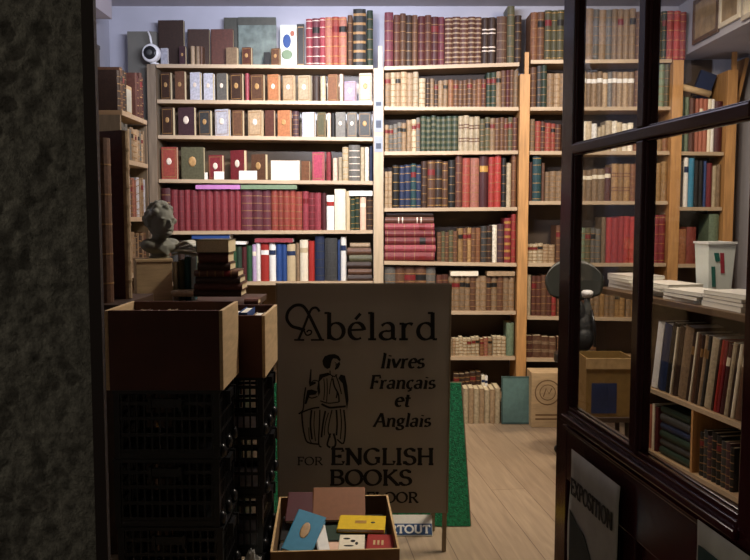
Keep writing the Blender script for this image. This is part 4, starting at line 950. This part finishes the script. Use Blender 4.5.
# open book with cream pages
ob_ = thing('open_book', 'open book with cream pages standing on the fourth shelf of the left bookcase', 'book', (at(285, 181, 5.87).x, 5.93, zshelf(LS[3], 285, *L)+.001), (0, 0, 0))
hh = (181-161)/137*1.0
for sx, an in ((-1, .25), (1, -.22)):
    T = Matrix.Rotation(an, 4, 'Z')
    x0, x1 = (-.108, -.001) if sx < 0 else (.001, .108)
    MB().box(x0, x1, -.014, .0, .002, hh-.004, 'new paper', T).build('page_block', ob_)
    MB().box(x0*1.02, x1*1.02, .0004, .003, 0, hh, leather('pale tan'), T).build('cover', ob_)
# magazines lying on top of the crimson set
for (x0, x1, m_, lb) in ((196,240.5,mat('mauve paper', 'b878b4', .5, .05),'pinkish mauve booklet lying on top of the crimson set'),(241,297,cloth('sage'),'grey-green booklet lying on top of the crimson set')):
    zz = zt(189.2); A = at(x0, 186, YF).x; B = at(x1, 186, YF).x
    tag(MB().box(A, B, 5.853, 5.98, zz, zt(185.0), m_).build('booklet'), lb, 'booklet', 'booklets on the crimson set')
mat('mauve', 'c060a8', .5, .05)
for (x0, x1, yb, yt, m_, lb) in ((192,230,239,234.5,cloth('blue'),'blue paperback lying on top of books on the sixth shelf'),(255,293,242.5,238.5,leather('rose'),'red book lying across the white and red spines of the sixth shelf'),(233,246,244.5,241.5,cloth('white'),'white booklet lying above the green spines of the sixth shelf'),(450.5,478,276,271.5,cloth('ivory'),'pale booklet lying on the left tan volumes behind the sign'),(487,514.5,276,271.5,leather('pale tan'),'pale tan book lying on the right tan volumes, sixth shelf'),(349,372.5,196,191,cloth('white'),'white sheet of card lying on the right end of the crimson shelf')):
    A = at(x0, yb, YF).x; B = at(x1, yb, YF).x; z0 = zt(yb)+.001; z1 = zt(yt)+.001
    tag(MB().box(A, B, 5.86, 5.99, z0, z1, m_).box(A+.002, B+.001, 5.862, 5.992, z0+.003, z1-.003, 'new paper').build('booklet'), lb, 'booklet')
# large picture books on top of the left bookcase
for (x0, x1, y0, m_, lb, yy) in ((238,276,17,'atlas','large grey-green marbled atlas on top of the left bookcase',5.98),(224,238,17.5,'olive cover','dark olive album behind the atlas on top of the left bookcase',6.01),(280,296.5,25,'picture cover','picture book with a blue figure on white, on top of the left bookcase',5.95)):
    if 'atlas' not in M: mat('atlas', '5c6862', .5, .5, 14); mat('olive cover', '3a3a30', .5, .2); mat('picture cover', 'c8ccc0', .5, .15, 12)
    t = .025; A = at(x0, 40, yy).x; B = at(x1, 40, yy).x; h = at(x0, y0, yy).z; zb = zshelf(LS[0], x0, *L)+.0006
    r = thing('picture_book' if 'picture' in m_ else 'album', lb, 'book', ((A+B)/2, yy, zb))
    pts = face_book(B-A, h-zb, t, m_, None)
    for nm, mb in pts: mb.build(nm, r)
    if m_ == 'picture cover':
        cv = MB(); W_ = B-A; H_ = h-zb
        cv.ball((-.01, -.0004, H_*.62), (.03, .0012, .05), cloth('blue'), 10, 6); cv.ball((.03, -.0006, H_*.8), (.016, .0012, .02), cloth('salmon'), 10, 6); cv.ball((-.01, -.0005, H_*.3), (.04, .0012, .035), cloth('sage'), 10, 6)
        cv.build('cover_picture', r)
    if m_ == 'atlas': MB().box(-(B-A)/2, (B-A)/2, -.001, -.0001, (h-zb)*.84, (h-zb)*.99, 'olive cover').build('title_band', r)
# ---------------------------------------------------------------- low things at the foot of the bookcases
fz = .0012
for i in range(7):
    x0 = 463.5+i*5.3; A = at(x0, 424, 5.72).x; B = at(x0+4.9, 424, 5.72).x; h = at(x0, 390+R.uniform(-1.5, 1.5), 5.72).z
    reg('cream', 'floor', spine_book(B-A, h, .22, leather(('cream', 'pale tan')[i % 2]), 'plain'), ((A+B)/2, 5.72, fz), (0, 0, 0), 170, x0,
        fixed='cream folder standing on the floor below the middle bookcase, %s from left' % ('first', 'second', 'third', 'fourth', 'fifth', 'sixth', 'seventh')[i])
fr2 = thing('folder', 'blue-green portfolio folder leaning on the foot of the pale post', 'folder', (at(516, 423, 5.70).x, 5.70, .004), (-.06, 0, 0))
mat('folder blue green', '5a7876', .5, .12); mat('folder edge', '3e5654', .5)
W_ = at(530, 423, 5.7).x-at(501, 423, 5.7).x; H_ = at(515, 377.5, 5.7).z
MB().box(-W_/2, W_/2, 0, .012, 0, H_, 'folder blue green').build('cover', fr2, .002)
fe = MB()
for bx in ((-W_/2,W_/2,0,.012),(-W_/2,W_/2,H_-.012,H_),(-W_/2,-W_/2+.01,.012,H_-.012),(W_/2-.01,W_/2,.012,H_-.012)): fe.box(bx[0], bx[1], -.0012, -.0001, bx[2], bx[3], 'folder edge')
fe.build('edge_band', fr2)
bxr = thing('printed_carton', 'pale brown carton printed with a round emblem at the foot of the right bookcase', 'box', (at(531, 423, 5.62).x, 5.62, .001))
W_ = .30; H_ = at(540, 373, 5.62).z
mat('carton print', '7c6040', .7)
MB().box(0, W_, 0, .19, 0, H_, 'box wood').build('carton', bxr, .003)
em = MB(); cx, cz = .115, H_*.64
for rr, ww in ((.088, .009), (.055, .006)):
    stroke(em, [(cx+rr*math.cos(t*math.pi/12), cz+rr*math.sin(t*math.pi/12)) for t in range(25)], ww, 'carton print')
stroke(em, [(cx-.03, cz-.03), (cx-.01, cz+.03), (cx+.01, cz-.01), (cx+.03, cz+.03)], .008, 'carton print')
for z in (.09, .06): stroke(em, [(.03, z), (.22, z)], .012, 'carton print')
em.build('emblem', bxr)
# thick cream ledger line under the lowest shelf of the right bookcase
A = at(529, 368, 5.84).x; B = at(560, 368, 5.84).x
# ---------------------------------------------------------------- counter on the right
CA = Vector((1.47, 5.25, 0)); cu = Vector((.187, -.982, 0)).normalized(); cw = Vector((-cu.y, cu.x, 0))
rc = math.atan2(cu.y, cu.x)
def cs(px): r = (px-375)/F; return (r*CA.y-CA.x)/(cu.x-r*cu.y)
ct = thing('counter', 'long wooden counter with open book compartments on the right', 'counter', tuple(CA), (0, 0, rc))
CL, CD, TOPZ = 1.9, .56, 1.04
q0_, q1_ = cs(649), cs(697.5)
MB().box(-.02, CL+.02, -.02, CD, TOPZ-.035, TOPZ, 'counter top').build('worktop', ct, .003)
MB().box(cs(634), q0_, 0, CD-.01, 0, TOPZ-.0355, 'counter wood').build('end_cupboard', ct)
MB().box(q0_+.0005, CL, .28, CD-.01, 0, TOPZ-.0355, 'back panel').build('back_panel', ct)
for z0, z1, m_ in ((.485, .51, 'pine shelf wood'), (.12, .145, 'pine shelf wood')):
    o = MB().box(q0_+.0005, CL, .004, .2795, z0, z1, m_).build('shelf', ct); MB().box(q0_+.0005, CL, -.001, .0035, z0, z1, 'shelf edge').build('edge_strip', o)
MB().box(q1_-.009, q1_+.009, 0, .2795, .1455, .4845, 'pine wood').build('divider', ct); MB().box(CL-.02, CL, 0, .2795, .5105, TOPZ-.0355, 'pine wood').build('divider', ct)
def cpt(s_, y, z): v = CA+cu*s_+cw*y; return (v.x, v.y, z)
lean = math.radians(9)
rack = [(650,656,'white',.40,1),(656.5,664,'navy',.40,1),(664.5,669,'black',.42,1),(669.5,671,'ivory',.40,1),(671.5,676,'dark brown',.41,0),(676.5,685,'tan',.415,0),(685.5,688.5,'dark brown',.39,0),(689,690.5,'ivory',.40,1),(691,694,'brown',.39,0),(694.5,697,'dark brown',.39,0),(697.5,700.5,'pale tan',.395,0),(701,703,'dark grey',.39,0),(703.5,711,'cream',.39,0),(711.5,713.5,'dark brown',.39,0),(714,717,'red',.39,1),(717.5,720,'crimson',.39,1),(720.5,724,'maroon',.38,0),(724.5,728.5,'cream',.39,0),(729,731,'dark brown',.38,0),(731.5,734.5,'ivory',.39,1),(735,742,'brown',.4,0),(743,750,'dark green',.4,0)]
oi = ('first','second','third','fourth','fifth','sixth','seventh','eighth','ninth','tenth','eleventh','twelfth','thirteenth','fourteenth','fifteenth','sixteenth','seventeenth','eighteenth','nineteenth','twentieth','twenty-first','twenty-second')
cnt = {}
for i, (x0, x1, c, h, cl) in enumerate(rack):
    s0_, s1_ = cs(x0), cs(x1); t = (s1_-s0_)*math.cos(lean)-.001; hh = h*.97
    cnt[c] = cnt.get(c, 0)+1; tot = sum(1 for r_ in rack if r_[2] == c)
    lab = ('leaning %s book in the counter compartment' % c) if tot == 1 else ('leaning %s book in the counter compartment, %s %s one from left' % (c, oi[cnt[c]-1], c))
    reg(c, 'counter rack', spine_book(t, hh, .2, (cloth if cl else leather)(c), 'plain' if R.random() < .5 else 'label', cloth('ivory') if cl or c in ('maroon', 'brown') else 'worn gilding', 'new paper', R),
        cpt((s0_+s1_)/2, .02, .5105+t/2*math.sin(lean)+.001), Euler((0, lean, rc)), 1200 if x1 < 740 else 100, x0, fixed=lab)
low = [(650,652.5,'salmon',.26),(653,655,'ivory',.27),(655.5,658.5,'maroon',.26)]
for i, (x0, x1, c, h) in enumerate(low):
    reg(c, 'counter low', spine_book(cs(x1)-cs(x0)-.001, h, .2, cloth(c), 'plain'), cpt((cs(x0)+cs(x1))/2, .02, .1456), (0, 0, rc), 500, x0, fixed='thin %s book upright in the lower left compartment of the counter' % c)
dk = ['dark green', 'dark grey', 'dark green', 'navy', 'dark grey', 'dark green']
for i in range(6):
    z0 = .1456+i*.047; parts = spine_book(.045, cs(695)-cs(662)-i*.006, .2, leather(dk[i], 2), 'plain', page='page paper')
    reg(dk[i], 'counter low', parts, cpt(cs(661)+.004, .02+.004*(i % 2), z0+.0235), Euler((0, math.pi/2, rc)), 450, i, fixed='dark %s album lying flat in the lower counter compartment, %s from bottom' % (dk[i].replace('dark ', ''), oi[i]))
x = 701
for i in range(8):
    x1 = x+R.uniform(3.6, 5.2); c = ('black', 'dark grey', 'purple brown', 'black')[i % 4]
    reg(c, 'counter low', spine_book(cs(x1)-cs(x)-.001, .24+R.uniform(-.02, .02), .18, leather(c, 2), 'bands', 'worn gilding', rnd=R), cpt((cs(x)+cs(x1))/2, .02, .1456), (0, 0, rc), 400, x, fixed='%s upright volume in the lower right compartment of the counter, %s from left' % (c, oi[i]))
    x = x1
# magazines and papers on the counter
mat('mag white', 'd8d4cc', .45, .08, 10); mat('mag grey', '8a8880', .45, .15, 10); mat('mag dark', '3a3632', .45, .2, 10)
piles = [(-.02,.08,.32,['mag white','mag grey','mag white','mag white'],'at the far end of the counter'),(.40,.05,.34,['mag dark','mag white','mag grey','mag white'],'in the middle of the counter'),(.76,.02,.36,['mag grey','mag dark','mag white'],'in front of the plastic tub'),(1.12,.03,.36,['mag white','mag dark','mag grey','mag white'],'nearest the door on the counter')]
pn_ = ('lowest', 'second', 'third', 'topmost')
for (s_, y_, ln, ms_, wh) in piles:
    z = TOPZ+.0005
    for i, m_ in enumerate(ms_):
        t = R.uniform(.014, .026)
        r = thing('magazine', '%s %s magazine of the pile %s' % (('topmost' if i == len(ms_)-1 else pn_[i]), {'mag white':'pale','mag grey':'grey','mag dark':'dark'}[m_], wh), 'magazine', cpt(s_+R.uniform(-.01, .01), y_, z), (0, 0, rc+R.uniform(-.09, .09)), 'magazines on the counter')
        MB().box(.001, ln*.95-.001, .001, .229, .0012, t-.0012, 'new paper').build('pages', r)
        cv = MB().box(0, ln*.95, 0, .23, t-.0011, t, m_).box(0, ln*.95, 0, .23, 0, .0011, m_).box(-.001, 0, 0, .23, 0, t, m_); cv.build('cover', r)
        z += t+.0006
# plastic tub with coloured print standing among the magazines
tu = thing('plastic_tub', 'white plastic tub with teal and red print on the counter', 'tub', cpt(.594, .445, TOPZ+.001), (0, 0, .12))
mat('tub teal', '14645c', .4); mat('tub red', 'a03040', .4)
tw, td, thh = .17, .16, .31
wv = lambda k_: [(-tw/2*k_,-td/2*k_),(tw/2*k_,-td/2*k_),(tw/2*k_,td/2*k_),(-tw/2*k_,td/2*k_)]
lo, hi = wv(.82), wv(1.0); li, hi2 = wv(.78), wv(.96)
MB().add([(x,y,0) for x,y in lo]+[(x,y,thh) for x,y in hi]+[(x,y,.006) for x,y in li]+[(x,y,thh) for x,y in hi2],
  [(3,2,1,0),(0,1,5,4),(1,2,6,5),(2,3,7,6),(3,0,4,7),(8,9,10,11),(8,12,13,9),(9,13,14,10),(10,14,15,11),(11,15,12,8),(4,5,13,12),(5,6,14,13),(6,7,15,14),(7,4,12,15)], 'clear plastic').build('body', tu)
rm = MB()
for bx in ((-tw/2-.006,tw/2+.006,-td/2-.006,-td/2),(-tw/2-.006,tw/2+.006,td/2,td/2+.006),(-tw/2-.006,-tw/2,-td/2,td/2),(tw/2,tw/2+.006,-td/2,td/2)): rm.box(bx[0], bx[1], bx[2], bx[3], thh-.008, thh+.004, 'white plastic')
rm.build('rim', tu)
pm = MB(); yf = lambda z: -td/2*(.82+.18*z/thh)-.001
for (xa, xb, z0, z1, m_) in ((-.062,-.038,.05,.17,'tub teal'),(-.05,-.02,.2,.25,'tub teal'),(-.012,.012,.13,.25,'tub red')):
    pm.hexa([(xa+.012,yf(z0)-.001,z0),(xb+.012,yf(z0)-.001,z0),(xb+.012,yf(z0)+.0005,z0),(xa+.012,yf(z0)+.0005,z0),(xa,yf(z1)-.001,z1),(xb,yf(z1)-.001,z1),(xb,yf(z1)+.0005,z1),(xa,yf(z1)+.0005,z1)], m_)
pm.build('printed_mark', tu)
# ---------------------------------------------------------------- pictures on the duct, rolled print and folders in the right corner
mat('old print', '9c8868', .6, .3, 12); mat('dark frame', '5a4430', .5, .2); mat('white mount', 'e0d8c4', .6, .04)
for (x0, x1, ztop, z0, f1, f2, lb) in ((688,712.5,3.02,2.715,'dark frame','old print','brown framed print, farthest of three on the duct at top right'),(713.5,733.5,3.05,2.73,'white mount','old print','cream framed drawing in the middle of the three on the duct'),(735.5,748,3.05,2.70,'sign frame','white mount','bright white picture, nearest of three on the duct at top right')):
    X = 2.268; ya = X*F/(x0-375); yb = X*F/(x1-375)
    r = thing('framed_picture', lb, 'picture', (X-.001, yb, z0), (0, 0, math.pi/2), 'pictures on the duct')
    ln, h = ya-yb, ztop-z0
    fr3 = MB()
    for bx in ((0,ln,0,.03),(0,ln,h-.03,h),(0,.03,.03,h-.03),(ln-.03,ln,.03,h-.03)): fr3.box(bx[0], bx[1], 0, .018, bx[2], bx[3], f1)
    fr3.build('frame', r, .002); MB().box(.03, ln-.03, .001, .009, .03, h-.03, f2).build('picture', r)
A = at(684, 88, 5.72); B = at(726, 99, 5.60)
zt0 = zt(97.5)+.025
rp = tag(MB().tube([(0,0,.02),((B.x-A.x),-.02,-.045)], .024, 'box wood', 16).build('rolled_print'), 'rolled tan print lying across the books in the far right corner', 'roll'); rp.location = (A.x, 5.885, zt(88))
bf = thing('ring_folder', 'blue folder leaning in the far right corner above the narrow bookcase', 'folder', (at(699, 110, 5.98).x, 5.98, zt(99)+.02), (0, .35, 0))
MB().box(-.06, .06, 0, .03, 0, .2, cloth('navy')).build('cover', bf)
tl = tag(MB().box(-.012, .012, 0, .16, 0, .34, 'pine wood').build('wooden_board'), 'thin tan board leaning by the right end of the narrow bookcase top', 'board'); tl.location = (at(737, 100, 5.9).x, 5.9, zt(104)); tl.rotation_euler = (0, .2, 0)
# ---------------------------------------------------------------- swivel stool-chair behind the door edge
cx_, cy_ = at(579, 262, 4.95).x, 4.92
ch = thing('swivel_chair', 'swivel chair with a curved dark grey back seen past the open door edge', 'chair', (cx_, cy_, .001), (0, 0, math.pi))
nu, nv = 16, 10; wd, z0, z1 = .37, .96, 1.225
vs = []; th = .018
for k_ in (0, 1):
    for j in range(nv+1):
        v = j/nv
        for i in range(nu+1):
            u = -1+2*i/nu; x = u*wd/2*(.86+.14*math.sin(v*math.pi*.7)); top = z1-.10*abs(u)**3.2; bot = z0+.05*abs(u)**2
            vs.append((x, -.20+.07*u*u-.02*v+(th if k_ else 0), bot+(top-bot)*v))
n1 = (nu+1)*(nv+1); fs = []
for j in range(nv):
    for i in range(nu):
        a_ = j*(nu+1)+i; fs.append((a_, a_+1, a_+nu+2, a_+nu+1)); fs.append((n1+a_, n1+a_+nu+1, n1+a_+nu+2, n1+a_+1))
for i in range(nu): fs.append((i, n1+i, n1+i+1, i+1)); a_ = nv*(nu+1)+i; fs.append((a_, a_+1, n1+a_+1, n1+a_))
for j in range(nv): a_ = j*(nu+1); fs.append((a_, a_+nu+1, n1+a_+nu+1, n1+a_)); a_ += nu; fs.append((a_, n1+a_, n1+a_+nu+1, a_+nu+1))
MB().add(vs, fs, 'chair mesh grey', True).build('backrest', ch)
MB().prism([(.15*math.cos(t*math.pi/12), .15*math.sin(t*math.pi/12)) for t in range(24)], .60, .66, 'black plastic').build('seat', ch, .012)
MB().tube([(0,0,.10),(0,0,.60)], [.028,.022], 'black plastic').build('gas_column', ch)
MB().tube([(0,-.05,.61),(0,-.19,.66),(0,-.225,.80),(0,-.205,1.02)], .016, 'black plastic').build('back_support', ch)
for i in range(5):
    t = i*2*math.pi/5+math.pi; e_ = (.12*math.cos(t), .12*math.sin(t))
    lg = MB().tube([(0,0,.11),(e_[0],e_[1],.075)], [.025,.015], 'black plastic').build('foot', ch)
    MB().lathe([(.001,-.014),(.026,-.014),(.028,0),(.026,.014),(.001,.014)], 'black plastic', 14, Matrix.Translation((e_[0],e_[1],.029)) @ Matrix.Rotation(math.pi/2, 4, 'X')).build('caster', lg)
mat('bag cloth', '15171a', .6, .2, 30, .3)
rk = thing('rucksack', 'black rucksack sitting on the swivel chair with a white bottle cap at its top', 'bag', (cx_+.02, cy_-.01, .6625))
rb = MB(); rb.ball((0,0,.13), (.085,.07,.128), 'bag cloth', 16, 10).ball((0,-.055,.09), (.06,.035,.065), 'bag cloth', 12, 8).ball((-.03,.0,.23), (.05,.05,.10), 'bag cloth', 12, 8)
remesh(rb, 'bag_body', rk, .006)
for sx in (-1, 1): MB().tube([(sx*.04,-.05,.27),(sx*.05,-.092,.17),(sx*.055,-.082,.05)], .009, 'black plastic').build('strap', rk)
bo = thing('bottle', 'white-capped bottle sticking up out of the black rucksack', 'bottle', (cx_+.045, cy_-.01, .84))
MB().lathe([(.03,0),(.03,.10),(.018,.14),(.018,.165)], 'grey plastic', 16).build('body', bo)
MB().lathe([(.024,.1655),(.036,.185),(.036,.20),(.024,.21),(.002,.212)], 'white plastic', 16).build('cap', bo)
sx_ = at(603, 400, 4.5).x
st = thing('stool', 'low dark wooden stool carrying the yellow carton', 'stool', (sx_, 4.50, 0))
MB().box(-.145, .145, -.13, .13, .36, .39, 'table wood').build('seat', st, .004)
for sx in (-1, 1):
    for sy in (-1, 1): MB().tube([(sx*.125, sy*.11, 0), (sx*.11, sy*.09, .36)], .014, 'table wood').build('leg', st)
yc = thing('cardboard_carton', 'open yellow-brown carton with a blue printed patch on the low stool', 'box', (sx_-.13, 4.38, .3906))
open_box(.26, .24, .33, 'yellow card', .005).build('carton', yc)
MB().box(-.004, .264, -.005, -.0003, .27, .33, 'cut edge').build('front_flap', yc)
MB().box(.03, .17, -.002, -.0003, .02, .19, 'blue bag').build('printed_patch', yc)
# ---------------------------------------------------------------- all the books: labels, then one object (or a few parts) each
ORD = ['first','second','third','fourth','fifth','sixth','seventh','eighth','ninth','tenth','eleventh','twelfth','thirteenth','fourteenth','fifteenth','sixteenth','seventeenth','eighteenth','nineteenth','twentieth']
rows = {}
for b in BOOKS: rows.setdefault(b['row'], []).append(b)
for rn, bl in rows.items():
    looks = {}
    for b in bl: looks.setdefault(b['look'], []).append(b)
    for lk, l_ in looks.items():
        l_.sort(key=lambda b: b['x'])
        for i, b in enumerate(l_):
            if b['fixed']: b['label'] = b['fixed']
            elif len(l_) == 1: b['label'] = '%s book on %s%s' % (lk, '' if rn.startswith('top') else 'the ', rn)
            elif i == 0: b['label'] = 'leftmost %s book, %s' % (lk, rn)
            elif i == len(l_)-1: b['label'] = 'rightmost %s book, %s' % (lk, rn)
            else: b['label'] = '%s %s book from left, %s' % (ORD[min(i, 19)], lk, rn)
GN = {'box1': 'books in the nearer wooden box', 'box2': 'books in the second wooden box', 'low box': 'books in the cardboard box', 'folios': 'folios by the door frame', 'table stack': 'books stacked beside the bust', 'table': 'books standing on the dark cabinet', 'table small': 'small books lying on the dark cabinet', 'floor': 'folders on the floor', 'counter rack': 'leaning books in the counter', 'counter low': 'books in the lower counter compartments'}
def hidden(b):
    v = b['loc']; y = v[1]
    f = (Vector((0, cp, -sp_)).dot(Vector(v)-Vector((0, 0, CZ))))
    px = 375+F*v[0]/f; u = Vector((0, sp_, cp)).dot(Vector(v)-Vector((0, 0, CZ+0))); py = 280-F*u/f
    if b['fixed']: return False
    if y > 5.5 and (558 < px < 579 or 631 < px < 651): return True
    if y > 5.5 and 277 < px < 450 and py > 316: return True
    return False
for b in BOOKS:
    if hidden(b): b['area'] *= .05
order = sorted(BOOKS, key=lambda b: -b['area'])
print('BOOKS', len(BOOKS), 'area at 300', order[min(299, len(order)-1)]['area'])
used = {}
rest = MB()
for i, b in enumerate(order):
    if i >= 294:
        e = Euler(b['rot']) if not isinstance(b['rot'], Euler) else b['rot']
        T = Matrix.Translation(b['loc']) @ e.to_matrix().to_4x4()
        for nm, mb in b['parts']: rest.merge(mb, T)
        continue
    g = GN.get(b['row'], 'books on the '+b['row']) 
    if b['area'] >= 225:
        r = thing('book', b['label'], b['cat'], b['loc'], b['rot'], g)
        for nm, mb in b['parts']: mb.build(nm, r)
    else:
        m_ = MB()
        for nm, mb in b['parts']: m_.merge(mb)
        o = tag(m_.build('book'), b['label'], b['cat'], g); o.location = b['loc']; o.rotation_euler = b['rot']
if rest.v: tag(rest.build('small_books'), 'rows of the smallest and half-hidden old books filling the remaining shelf spaces', 'books', kind='stuff')
